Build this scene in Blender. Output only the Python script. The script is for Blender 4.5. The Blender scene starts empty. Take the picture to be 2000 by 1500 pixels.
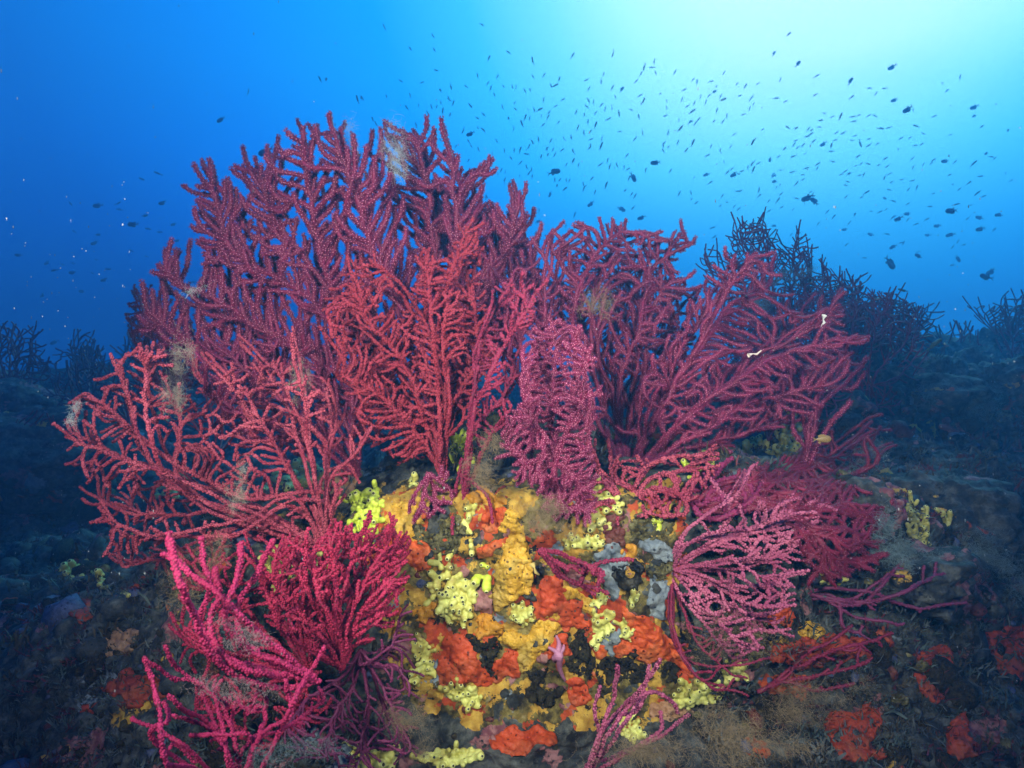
import bpy, math, random
import numpy as np
from mathutils import Vector
from mathutils.bvhtree import BVHTree
R = math.radians
C = bpy.context.scene.collection
scn = bpy.context.scene
rng = np.random.default_rng(7)
random.seed(7)

# ------------------------------------------------------------------ camera
K = 0.8                                   # tan of half the horizontal view angle
cam_d = bpy.data.cameras.new('camera'); cam = bpy.data.objects.new('camera', cam_d); C.objects.link(cam)
cam_d.sensor_width = 36; cam_d.lens = 36/(2*K); cam_d.clip_start = 0.02; cam_d.clip_end = 200
cam.rotation_euler = (R(90), 0, 0)
cam_d.dof.use_dof = True; cam_d.dof.focus_distance = 1.05; cam_d.dof.aperture_fstop = 9.0
scn.camera = cam

# ------------------------------------------------------------------ open water seen as the sky: bright towards the sun, deep blue away from it and below
SUN = Vector((0.50, 1.0, 0.74)).normalized()
w = bpy.data.worlds.new('World'); scn.world = w; w.use_nodes = True
nt = w.node_tree; nt.nodes.clear()
def s2l(c):
    return tuple(((v/255/12.92) if v <= 10 else ((v/255+.055)/1.055)**2.4) for v in c)
def wn(t, **k):
    n = nt.nodes.new(t)
    for a, b in k.items(): setattr(n, a, b)
    return n
def ramp(nd, stops, interp='LINEAR'):
    cr = nd.color_ramp; cr.interpolation = interp
    while len(cr.elements) > 1: cr.elements.remove(cr.elements[-1])
    cr.elements[0].position = stops[0][0]; cr.elements[0].color = (*stops[0][1], 1)
    for p, c in stops[1:]:
        e = cr.elements.new(p); e.color = (*c, 1)
tc = wn('ShaderNodeTexCoord')
dt = wn('ShaderNodeVectorMath', operation='DOT_PRODUCT'); nt.links.new(tc.outputs['Generated'], dt.inputs[0]); dt.inputs[1].default_value = SUN
ac = wn('ShaderNodeMath', operation='ARCCOSINE'); nt.links.new(dt.outputs['Value'], ac.inputs[0])
m1 = wn('ShaderNodeMath', operation='DIVIDE'); nt.links.new(ac.outputs[0], m1.inputs[0]); m1.inputs[1].default_value = math.pi
r1 = wn('ShaderNodeValToRGB'); nt.links.new(m1.outputs[0], r1.inputs[0])
ramp(r1, [(0, s2l((255,255,255))), (9/180, s2l((246,255,255))), (14/180, s2l((218,252,255))), (20/180, s2l((150,226,255))), (26/180, s2l((76,192,252))), (33/180, s2l((14,154,246))),
          (45/180, s2l((2,124,232))), (58/180, s2l((1,88,182))), (90/180, s2l((0,64,140))), (1, s2l((0,50,110)))])
sx = wn('ShaderNodeSeparateXYZ'); nt.links.new(tc.outputs['Generated'], sx.inputs[0])
mr = wn('ShaderNodeMapRange'); nt.links.new(sx.outputs['Z'], mr.inputs['Value']); mr.inputs['From Min'].default_value = -1; mr.inputs['From Max'].default_value = 1
r2 = wn('ShaderNodeValToRGB'); nt.links.new(mr.outputs[0], r2.inputs[0])
def el(d): return (math.sin(R(d))+1)/2
ramp(r2, [(0, (.05,.06,.10)), (el(-20), (.07,.10,.16)), (el(0), (.06,.15,.26)), (el(6), (.06,.18,.33)), (el(12), (.15,.42,.68)), (el(18), (.42,.72,.93)), (el(25), (.92,.96,1)), (el(32), (1,1,1)), (1, (1,1,1))])
mx = wn('ShaderNodeMix', data_type='RGBA', blend_type='MULTIPLY'); mx.inputs['Factor'].default_value = 1
nt.links.new(r1.outputs[0], mx.inputs['A']); nt.links.new(r2.outputs[0], mx.inputs['B'])
bg = wn('ShaderNodeBackground'); nt.links.new(mx.outputs['Result'], bg.inputs[0]); bg.inputs[1].default_value = 1.36
wo = wn('ShaderNodeOutputWorld'); nt.links.new(bg.outputs[0], wo.inputs[0])

# ------------------------------------------------------------------ sun through the water, and the photographer's two flashes that light the near reef
sl = bpy.data.lights.new('sun', 'SUN'); sl.energy = 2.3; sl.angle = R(25); sl.color = (.25, .7, 1)
so = bpy.data.objects.new('sun', sl); C.objects.link(so); so.rotation_euler = SUN.to_track_quat('Z', 'Y').to_euler()
def flash(loc, target, watts, size=.05, cone=115):
    l = bpy.data.lights.new('flash', 'SPOT'); l.energy = watts; l.spot_size = R(cone); l.spot_blend = 1; l.shadow_soft_size = size; l.color = (1, .95, .86)
    o = bpy.data.objects.new('flash', l); C.objects.link(o); o.location = loc
    o.rotation_euler = (Vector(target)-Vector(loc)).to_track_quat('-Z', 'Y').to_euler()
flash((-.42, .0, .30), (-.11, 1.1, .0), 94, cone=90)
flash((.40, .0, .26), (.10, 1.1, -.10), 60, cone=84)

vs = scn.view_settings; vs.view_transform = 'Standard'; vs.look = 'None'; vs.exposure = 0; vs.gamma = 1; vs.use_curve_mapping = False
cy = scn.cycles
cy.use_denoising = True
try: cy.denoiser = 'OPENIMAGEDENOISE'; cy.denoising_input_passes = 'RGB_ALBEDO_NORMAL'; cy.denoising_prefilter = 'ACCURATE'
except Exception: pass
cy.max_bounces = 4; cy.diffuse_bounces = 2; cy.glossy_bounces = 2; cy.transparent_max_bounces = 12; cy.volume_bounces = 1; cy.caustics_reflective = False; cy.caustics_refractive = False
cy.use_adaptive_sampling = False

# ------------------------------------------------------------------ helpers
def P(px, py, Y):                           # point seen at (px, py) of the 2000 x 1500 photograph, at distance Y
    return Vector(((px-1000)/1000*K*Y, Y, (750-py)/1000*K*Y))

def hsh(ix, iy, iz, s):
    n = (ix*374761393 + iy*668265263 + iz*2147483647 + s*1274126177) & 0xffffffff
    n = ((n ^ (n >> 13))*1274126177) & 0xffffffff
    n = ((n ^ (n >> 16))*2246822519) & 0xffffffff
    return ((n ^ (n >> 15)) & 0xffff)/32767.5-1
def vnoise(p, f=1., s=0):
    q = np.asarray(p, float)*f + s*17.31
    i = np.floor(q).astype(np.int64); t = q-i; t = t*t*(3-2*t); o = 0
    for dx in (0, 1):
        for dy in (0, 1):
            for dz in (0, 1):
                wgt = (t[..., 0] if dx else 1-t[..., 0])*(t[..., 1] if dy else 1-t[..., 1])*(t[..., 2] if dz else 1-t[..., 2])
                o = o + wgt*hsh(i[..., 0]+dx, i[..., 1]+dy, i[..., 2]+dz, s)
    return o
def fbm(p, f=1., s=0, n=4, g=.5):
    a = 1; o = 0
    for k in range(n): o = o+a*vnoise(p, f*2.03**k, s+k); a *= g
    return o

def mesh_np(name, V, F, mats, parent=None, smooth=True, mi=None, attr=None):
    """one mesh object from vertex array V and a list of face index arrays (each n x 3 or n x 4)"""
    me = bpy.data.meshes.new(name); V = np.asarray(V, np.float32)
    me.vertices.add(len(V)); me.vertices.foreach_set('co', V.ravel())
    F = [np.asarray(f, np.int32) for f in F if len(f)]
    nl = sum(f.size for f in F); nf = sum(len(f) for f in F)
    me.loops.add(nl); me.polygons.add(nf)
    me.loops.foreach_set('vertex_index', np.concatenate([f.ravel() for f in F]))
    tot = np.concatenate([np.full(len(f), f.shape[1], np.int32) for f in F])
    st = np.zeros(nf, np.int32); st[1:] = np.cumsum(tot)[:-1]
    me.polygons.foreach_set('loop_start', st)
    try: me.polygons.foreach_set('loop_total', tot)
    except Exception: pass
    if mi is not None: me.polygons.foreach_set('material_index', np.concatenate([np.asarray(m, np.int32) for m in mi if len(m)]))
    me.polygons.foreach_set('use_smooth', np.full(nf, smooth, bool))
    if attr is not None:
        for k, v in attr.items():
            a = me.attributes.new(k, 'FLOAT', 'POINT'); a.data.foreach_set('value', np.asarray(v, np.float32))
    me.update(calc_edges=True)
    for m in (mats if isinstance(mats, (list, tuple)) else [mats]): me.materials.append(m)
    o = bpy.data.objects.new(name, me); C.objects.link(o)
    if parent is not None: o.parent = parent
    return o
def tag(o, label=None, cat=None, group=None, kind=None):
    if label: o['label'] = label
    if cat: o['category'] = cat
    if group: o['group'] = group
    if kind: o['kind'] = kind
    return o
def empty(name, loc, label, cat, group=None):
    o = bpy.data.objects.new(name, None); o.empty_display_size = .02; C.objects.link(o); o.location = loc
    return tag(o, label, cat, group)

# ------------------------------------------------------------------ materials
def new_mat(name):
    m = bpy.data.materials.new(name); m.use_nodes = True; n = m.node_tree; n.nodes.clear()
    out = n.nodes.new('ShaderNodeOutputMaterial'); b = n.nodes.new('ShaderNodeBsdfPrincipled'); n.links.new(b.outputs[0], out.inputs[0])
    return m, n, b
def mottle(name, cols, scale=20., rough=.75, bump=.3, bscale=60., bdist=.004, detail=5., spec=.3, sss=0., attr=None, pos=(.35,.5,.65), pits=0.):
    """procedural colour from noise through a ramp of cols, with noise bump"""
    m, n, b = new_mat(name); L = n.links.new
    tcn = n.nodes.new('ShaderNodeTexCoord')
    nz = n.nodes.new('ShaderNodeTexNoise'); nz.inputs['Scale'].default_value = scale; nz.inputs['Detail'].default_value = detail; nz.inputs['Roughness'].default_value = .6
    L(tcn.outputs['Object'], nz.inputs['Vector'])
    cr = n.nodes.new('ShaderNodeValToRGB'); L(nz.outputs['Fac'], cr.inputs[0])
    if len(cols) == 1: cols = [cols[0], cols[0]]
    ps = np.linspace(pos[0], pos[-1], len(cols)); ramp(cr, list(zip(ps, cols)))
    col = cr.outputs[0]
    if attr:
        at = n.nodes.new('ShaderNodeAttribute'); at.attribute_name = attr[0]
        mxn = n.nodes.new('ShaderNodeMix'); mxn.data_type = 'RGBA'; L(at.outputs['Fac'], mxn.inputs['Factor']); L(col, mxn.inputs['A']); mxn.inputs['B'].default_value = (*attr[1], 1)
        col = mxn.outputs['Result']
    if pits:
        for sc_, lo_, hi_, cc, st_ in ((13., .50, .66, (.10, .085, .04), .55), (170., .30, .62, None, .5)):
            zz = n.nodes.new('ShaderNodeTexNoise'); zz.inputs['Scale'].default_value = sc_; zz.inputs['Detail'].default_value = 6; zz.inputs['Roughness'].default_value = .7; L(tcn.outputs['Object'], zz.inputs['Vector'])
            rr_ = n.nodes.new('ShaderNodeMapRange'); rr_.inputs['From Min'].default_value = lo_; rr_.inputs['From Max'].default_value = hi_; rr_.inputs['To Max'].default_value = st_; L(zz.outputs['Fac'], rr_.inputs['Value'])
            mz = n.nodes.new('ShaderNodeMix'); mz.data_type = 'RGBA'; L(rr_.outputs[0], mz.inputs['Factor']); L(col, mz.inputs['A']); mz.inputs['B'].default_value = (*(cc or [c_*.55 for c_ in cols[0]]), 1); col = mz.outputs['Result']
        vo = n.nodes.new('ShaderNodeTexVoronoi'); vo.inputs['Scale'].default_value = pits; vo.inputs['Randomness'].default_value = 1; L(tcn.outputs['Object'], vo.inputs['Vector'])
        pc = n.nodes.new('ShaderNodeValToRGB'); ramp(pc, [(.14, (1,1,1)), (.22, (0,0,0))]); L(vo.outputs['Distance'], pc.inputs[0])
        mp_ = n.nodes.new('ShaderNodeMix'); mp_.data_type = 'RGBA'; L(pc.outputs[0], mp_.inputs['Factor']); L(col, mp_.inputs['A']); mp_.inputs['B'].default_value = (*[c_*.25 for c_ in cols[0]], 1); col = mp_.outputs['Result']
    L(col, b.inputs['Base Color']); b.inputs['Roughness'].default_value = rough; b.inputs['Specular IOR Level'].default_value = spec
    if sss: b.inputs['Subsurface Weight'].default_value = sss; b.inputs['Subsurface Radius'].default_value = (.01,.006,.003); b.inputs['Subsurface Scale'].default_value = .3
    if bump:
        n2 = n.nodes.new('ShaderNodeTexNoise'); n2.inputs['Scale'].default_value = bscale; n2.inputs['Detail'].default_value = 4; L(tcn.outputs['Object'], n2.inputs['Vector'])
        bp = n.nodes.new('ShaderNodeBump'); bp.inputs['Strength'].default_value = bump; bp.inputs['Distance'].default_value = bdist
        L(n2.outputs['Fac'], bp.inputs['Height']); last_n = bp.outputs[0]
        if pits:
            ve = n.nodes.new('ShaderNodeTexVoronoi'); ve.feature = 'DISTANCE_TO_EDGE'; ve.inputs['Scale'].default_value = pits*.8; n3 = n.nodes.new('ShaderNodeTexNoise'); n3.inputs['Scale'].default_value = 40; n3.inputs['Detail'].default_value = 3
            mv = n.nodes.new('ShaderNodeMix'); mv.data_type = 'RGBA'; mv.inputs['Factor'].default_value = .045; L(tcn.outputs['Object'], n3.inputs['Vector']); L(tcn.outputs['Object'], mv.inputs['A']); L(n3.outputs['Color'], mv.inputs['B']); L(mv.outputs['Result'], ve.inputs['Vector'])
            b2 = n.nodes.new('ShaderNodeBump'); b2.inputs['Strength'].default_value = .55; b2.inputs['Distance'].default_value = .004; L(ve.outputs['Distance'], b2.inputs['Height']); L(last_n, b2.inputs['Normal']); last_n = b2.outputs[0]
        L(last_n, b.inputs['Normal'])
    return m

def rock_mat(name='reef_rock', stops=None, th=(.595,.635,.665,.645,.585), k=1.):
    m, n, b = new_mat(name); L = n.links.new
    tcn = n.nodes.new('ShaderNodeTexCoord')
    def noise(sc, off=0., det=6., ro=.6):
        mp = n.nodes.new('ShaderNodeMapping'); mp.inputs['Location'].default_value = (off, off*1.7, off*.6); L(tcn.outputs['Object'], mp.inputs[0])
        z = n.nodes.new('ShaderNodeTexNoise'); z.inputs['Scale'].default_value = sc; z.inputs['Detail'].default_value = det; z.inputs['Roughness'].default_value = ro; L(mp.outputs[0], z.inputs['Vector']); return z.outputs['Fac']
    def crm(f, stops, interp='LINEAR'):
        c = n.nodes.new('ShaderNodeValToRGB'); L(f, c.inputs[0]); ramp(c, stops, interp); return c.outputs[0]
    def mix(f, a, bb):
        x = n.nodes.new('ShaderNodeMix'); x.data_type = 'RGBA'; L(f, x.inputs['Factor'])
        L(a, x.inputs['A'])
        if isinstance(bb, tuple): x.inputs['B'].default_value = (*bb, 1)
        else: L(bb, x.inputs['B'])
        return x.outputs['Result']
    base = crm(noise(34, 0, 8, .7), stops or [(.34, (.010,.011,.012)), (.46, (.030,.034,.034)), (.54, (.065,.068,.060)), (.63, (.11,.115,.10)), (.75, (.24,.25,.22))])
    pink = crm(noise(60, 3, 4), [(.4, (.16,.05,.06)), (.6, (.34,.16,.15))])
    msk = lambda f, a, bb: crm(f, [(a, (0,0,0)), (bb, (1,1,1))])
    c = mix(msk(noise(9*k, 11, 5, .65), th[0], th[0]+.02), base, pink)
    org = crm(noise(40, 5, 4), [(.35, (.30,.035,.012)), (.65, (.50,.085,.02))])
    c = mix(msk(noise(5.5*k, 23, 5, .6), th[1], th[1]+.015), c, org)
    yel = crm(noise(50, 8, 4), [(.35, (.34,.17,.02)), (.65, (.58,.36,.06))])
    c = mix(msk(noise(8*k, 37, 5, .62), th[2], th[2]+.015), c, yel)
    gry = crm(noise(60, 9, 4), [(.35, (.10,.13,.16)), (.65, (.25,.30,.34))])
    c = mix(msk(noise(7*k, 51, 5, .6), th[3], th[3]+.015), c, gry)
    c = mix(msk(noise(13*k, 61, 6, .7), th[4], th[4]+.03), c, (.008,.007,.008))
    L(c, b.inputs['Base Color']); b.inputs['Roughness'].default_value = .8; b.inputs['Specular IOR Level'].default_value = .25
    bp = n.nodes.new('ShaderNodeBump'); bp.inputs['Strength'].default_value = .8; bp.inputs['Distance'].default_value = .012; L(noise(45, 2, 8, .7), bp.inputs['Height']); L(bp.outputs[0], b.inputs['Normal'])
    return m
M_ROCK = rock_mat()

# ------------------------------------------------------------------ the reef: one lofted sheet, profiles (y, z) at stations along x
ST = [-8.5, -5, -2.6, -1.3, -.75, -.42, -.12, .10, .34, .62, .95, 1.5, 2.8, 5, 8.5]
PR = {
 'edge': [(-3,-1.2),(.4,-1.0),(.8,-.92),(1.1,-.86),(1.5,-.78),(2.0,-.66),(2.8,-.45),(3.9,.02),(5.6,-.02),(7.6,-.35),(9.6,-1.4)],
 'l2':   [(-3,-1.2),(.4,-.95),(.8,-.86),(1.10,-.78),(1.45,-.68),(1.9,-.56),(2.6,-.42),(3.8,-.18),(5.4,.0),(7.6,-.35),(9.6,-1.4)],
 'l1':   [(-3,-1.1),(.4,-.85),(.90,-.76),(1.14,-.62),(1.30,-.42),(1.55,-.34),(2.2,-.36),(3.6,-.20),(5.2,.0),(7.6,-.35),(9.6,-1.4)],
 'l0':   [(-3,-1.0),(.4,-.78),(.94,-.68),(1.05,-.52),(1.10,-.28),(1.35,-.22),(2.0,-.33),(3.6,-.22),(5.2,-.02),(7.6,-.35),(9.6,-1.4)],
 'c':    [(-3,-1.0),(.4,-.74),(.90,-.57),(1.04,-.535),(1.03,-.36),(1.08,-.15),(1.5,-.13),(3.0,-.25),(5.0,-.05),(7.6,-.35),(9.6,-1.4)],
 'r0':   [(-3,-1.0),(.4,-.74),(.90,-.58),(1.05,-.50),(1.08,-.33),(1.12,-.17),(1.5,-.15),(2.6,-.20),(4.6,-.08),(7.6,-.4),(9.6,-1.4)],
 'r1':   [(-3,-1.0),(.4,-.74),(.86,-.59),(1.06,-.48),(1.16,-.36),(1.35,-.22),(1.7,-.15),(2.4,.05),(4.0,-.08),(7.6,-.4),(9.6,-1.4)],
 'r2':   [(-3,-1.0),(.4,-.76),(.86,-.62),(1.10,-.54),(1.38,-.45),(1.65,-.33),(1.95,-.22),(2.5,.05),(4.0,-.06),(7.6,-.4),(9.6,-1.4)],
 'redge': [(-3,-1.0),(.4,-.75),(.8,-.66),(1.1,-.60),(1.5,-.52),(2.0,-.42),(2.7,-.26),(3.5,.20),(5.2,.20),(7.6,-.35),(9.6,-1.4)],
 'r3':   [(-3,-1.0),(.4,-.72),(.80,-.60),(1.10,-.55),(1.45,-.50),(1.9,-.43),(2.4,-.30),(3.2,.14),(4.6,.10),(7.6,-.35),(9.6,-1.4)],
}
SEQ = ['edge','edge','edge','l2','l1','l0','c','c','c','r0','r1','r2','r3','redge','redge']
def catmull(xs, Pk, t):
    """values of control rows Pk (n, ...) with knots xs at t (finite-difference cubic Hermite)"""
    xs = np.asarray(xs, float); n = len(xs)
    d = np.zeros_like(Pk)
    h = np.diff(xs).reshape(-1, *([1]*(Pk.ndim-1)))
    s = np.diff(Pk, axis=0)/h
    d[0] = s[0]; d[-1] = s[-1]; d[1:-1] = (s[:-1]*h[1:]+s[1:]*h[:-1])/(h[1:]+h[:-1])
    k = np.clip(np.searchsorted(xs, t, side='right')-1, 0, n-2)
    hh = (xs[k+1]-xs[k]); u = (t-xs[k])/hh
    sh = (-1,)+(1,)*(Pk.ndim-1); u = u.reshape(sh); hh = hh.reshape(sh)
    return (2*u**3-3*u**2+1)*Pk[k]+(u**3-2*u**2+u)*hh*d[k]+(-2*u**3+3*u**2)*Pk[k+1]+(u**3-u**2)*hh*d[k+1]
ctrl = np.array([PR[k] for k in SEQ], float)              # stations x rows x 2
us = np.concatenate([np.linspace(-8.5,-2.6,60,endpoint=False), np.linspace(-2.6,-1.1,110,endpoint=False), np.linspace(-1.1,1.15,440,endpoint=False), np.linspace(1.15,2.8,120,endpoint=False), np.linspace(2.8,8.5,60)])
vsn = np.concatenate([np.linspace(0,1,12,endpoint=False), np.linspace(1,2,60,endpoint=False), np.linspace(2,6,300,endpoint=False), np.linspace(6,8,150,endpoint=False), np.linspace(8,10,40)])
A_ = catmull(ST, ctrl, us)                                # u x rows x 2
B_ = catmull(np.arange(11), A_.transpose(1,0,2), vsn)      # v x u x 2
U, Vv = len(us), len(vsn)
G = np.empty((Vv, U, 3)); G[..., 0] = us[None]; G[..., 1:] = B_
# normals, then rough relief along them
du = np.gradient(G, axis=1); dv = np.gradient(G, axis=0); N = np.cross(du, dv); N /= np.linalg.norm(N, axis=-1, keepdims=True)+1e-9
amp = np.clip(.35+.65*np.abs(G[..., 1])/1.2, .5, 2.2)
rel = .050*fbm(G, 3.1, 1, 3)+.026*np.abs(fbm(G, 7.5, 5, 3))+.012*fbm(G, 22, 9, 3)+.0045*fbm(G, 70, 13, 2)
far = np.clip((G[..., 1]-1.9)/2.5, 0, 1)
rel = rel*amp+far*.26*fbm(G*np.array([1,1,.3]), 1.0, 21, 4)
G += N*rel[..., None]
ii = np.arange(Vv*U).reshape(Vv, U)
quads = np.stack([ii[:-1,:-1], ii[:-1,1:], ii[1:,1:], ii[1:,:-1]], -1).reshape(-1, 4)
seabed = tag(mesh_np('seabed', G.reshape(-1,3), [quads], M_ROCK), kind='structure')
BV = BVHTree.FromPolygons([tuple(v) for v in G.reshape(-1,3)], [tuple(q) for q in quads.tolist()])
def hit(px, py, dflt=1.2):
    d = Vector(P(px, py, 1)).normalized()
    loc, nor, idx, dist = BV.ray_cast(Vector((0,0,0)), d)
    if loc is None: return P(px, py, dflt), Vector((0,-1,0))
    if nor.dot(d) > 0: nor = -nor
    return loc, nor

# ------------------------------------------------------------------ sea fans: branching grown through a colony outline
def inside(poly, pts):
    x, y = pts[:, 0], pts[:, 1]; r = np.zeros(len(pts), bool); n = len(poly); j = n-1
    for i in range(n):
        xi, yi = poly[i]; xj, yj = poly[j]
        c = ((yi > y) != (yj > y)) & (x < (xj-xi)*(y-yi)/(yj-yi+1e-9)+xi); r ^= c; j = i
    return r
def resample(pl, step):
    pl = np.asarray(pl, float); seg = np.linalg.norm(np.diff(pl, axis=0), axis=1); s = np.r_[0, np.cumsum(seg)]
    n = max(2, int(s[-1]/step)+1); t = np.linspace(0, s[-1], n)
    if len(pl) > 2:
        return catmull(np.maximum.accumulate(s+np.arange(len(s))*1e-6), pl, t)
    return np.stack([np.interp(t, s, pl[:, 0]), np.interp(t, s, pl[:, 1])], 1)
def grow(outline, guides, seed, sp=26, step=7, trop=(0, -1), tw=.35, ext=2, jit=.30, di=None, kill=None, inh=.95, rad_w=.35, curl=1.15):
    """space colonisation in the plane of the fan; returns node positions and parents"""
    g = np.random.default_rng(seed); pos = []; par = []; root0 = np.asarray(guides[0][0], float)
    for k, pl in enumerate(guides):
        q = resample(pl, step)
        wob = g.normal(0, 1, q.shape); wob = np.cumsum(wob, 0)-np.linspace(0, 1, len(q))[:, None]*np.cumsum(wob, 0)[-1]
        q = q+wob*step*.22
        if k == 0: last = -1
        else:
            d = np.linalg.norm(np.array(pos)-q[0], axis=1); last = int(d.argmin())
            if d[last] > 2.5*step:
                br = resample([pos[last], q[0]], step)[1:-1]
                for b in br: pos.append(b); par.append(last); last = len(pos)-1
            q = q[1:] if d[int(d.argmin())] < step else q
        for b in q: pos.append(b); par.append(last); last = len(pos)-1
    if outline is not None:
        o = np.asarray(outline, float); lo, hi = o.min(0), o.max(0)
        gx, gy = np.meshgrid(np.arange(lo[0], hi[0], sp), np.arange(lo[1], hi[1], sp)); gx = gx+(np.arange(gx.shape[0]) % 2)[:, None]*sp/2
        A = np.stack([gx.ravel(), gy.ravel()], 1); A = A+g.uniform(-.45, .45, A.shape)*sp; A = A[inside(outline, A)]
        di = di or 8*sp; kill = kill or .62*sp; trop = np.asarray(trop, float)
        pos = np.array(pos); D = np.linalg.norm(A[:, None]-pos[None], axis=2); nd = D.min(1); ni = D.argmin(1)
        par = list(par); pos = list(pos); kids = np.bincount([p for p in par if p >= 0], minlength=len(pos)).tolist()
        keep = nd > kill; A, nd, ni = A[keep], nd[keep], ni[keep]
        for it in range(400):
            act = nd < di
            if not act.any(): break
            new = []; parr = np.array(pos)
            for nidx in np.unique(ni[act]):
                if kids[nidx] >= 2: continue
                sel = act & (ni == nidx); v = A[sel]-parr[nidx]; v /= np.linalg.norm(v, axis=1, keepdims=True)+1e-9
                v = v.mean(0); v /= np.linalg.norm(v)+1e-9
                if par[nidx] >= 0:
                    dp = parr[nidx]-parr[par[nidx]]; dp /= np.linalg.norm(dp)+1e-9; v = v+inh*dp
                rd = parr[nidx]-root0; rd = rd/(np.linalg.norm(rd)+1e-9)
                v = v+trop*tw+rd*rad_w+g.normal(0, jit, 2)
                an = curl*vnoise(np.r_[parr[nidx]/62., seed*1.7]); v = np.array([v[0]*math.cos(an)-v[1]*math.sin(an), v[0]*math.sin(an)+v[1]*math.cos(an)]); v /= np.linalg.norm(v)+1e-9
                new.append((parr[nidx]+v*step, nidx))
            if not new: break
            q = np.array([n_[0] for n_ in new]); ok = np.linalg.norm(q[:, None]-parr[None], axis=2).min(1) > step*.55
            if not ok.any(): break
            b0 = len(pos)
            for (p_, pi), k_ in zip(new, ok):
                if k_: pos.append(p_); par.append(pi); kids[pi] += 1; kids.append(0)
            dn = np.linalg.norm(A[:, None]-np.array(pos[b0:])[None], axis=2); m = dn.min(1); a = dn.argmin(1)+b0
            up = m < nd; nd[up] = m[up]; ni[up] = a[up]
            keep = nd > kill; A, nd, ni = A[keep], nd[keep], ni[keep]
            # attractors whose nearest node is full are handed over or dropped
            full = np.array(kids)[ni] >= 2 if len(ni) else np.zeros(0, bool)
            A, nd, ni = A[~full], nd[~full], ni[~full]
            if not len(A): break
        pos = np.array(pos)
        # finger-like ends
        kids = np.bincount([p for p in par if p >= 0], minlength=len(pos)); pos = list(pos)
        for t in np.flatnonzero(kids == 0):
            cur = int(t)
            if par[cur] < 0: continue
            v = pos[cur]-pos[par[cur]]; v = v/(np.linalg.norm(v)+1e-9)
            for k in range(g.integers(0, ext+1)):
                v = v+trop*tw*.5+g.normal(0, .16, 2); v /= np.linalg.norm(v)
                pos.append(pos[cur]+v*step); par.append(cur); cur = len(pos)-1
    pos = np.array(pos); par = np.array(par)
    for _ in range(3):                                       # ease the kinks
        acc = pos.copy(); cnt = np.ones(len(pos)); has = par >= 0
        np.add.at(acc, par[has], pos[has]); np.add.at(cnt, par[has], 1)
        acc[has] += pos[par[has]]; cnt[has] += 1
        sm = acc/cnt[:, None]; kids = np.bincount(par[has], minlength=len(pos)); fx = (kids == 0) | (par < 0)
        pos = np.where(fx[:, None], pos, .45*pos+.55*sm)
    return pos, par

def star_template():
    """open polyp: six thin tentacles round a pale mouth; z is outwards, unit height"""
    V = []; F = []; mi = []
    for k in range(6):
        a = 2*math.pi*k/6; c, s = math.cos(a), math.sin(a)
        i = len(V); V += [(c*.22-s*.15, s*.22+c*.15, .05), (c*.22+s*.15, s*.22-c*.15, .05), (c*.95, s*.95, .98)]; F.append((i, i+1, i+2)); mi.append(0)
    i = len(V); V += [(.3*math.cos(a), .3*math.sin(a), .2) for a in (0, 1.57, 3.14, 4.71)]+[(0, 0, .62)]
    for k in range(4): F.append((i+k, i+(k+1) % 4, i+4)); mi.append(1)
    return np.array(V), np.array(F), np.array(mi)
def bud_template(n=5):
    V = [(math.cos(2*math.pi*k/n), math.sin(2*math.pi*k/n), -.15) for k in range(n)]+[(.72*math.cos(2*math.pi*k/n), .72*math.sin(2*math.pi*k/n), .6) for k in range(n)]+[(0, 0, .95)]
    F = []
    for k in range(n):
        a, b = k, (k+1) % n; F += [(a, b, n+b), (a, n+b, n+a), (n+a, n+b, 2*n)]
    return np.array(V), np.array(F), np.zeros(len(F), int)
TPL = {'star': star_template(), 'bud': bud_template()}

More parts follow.
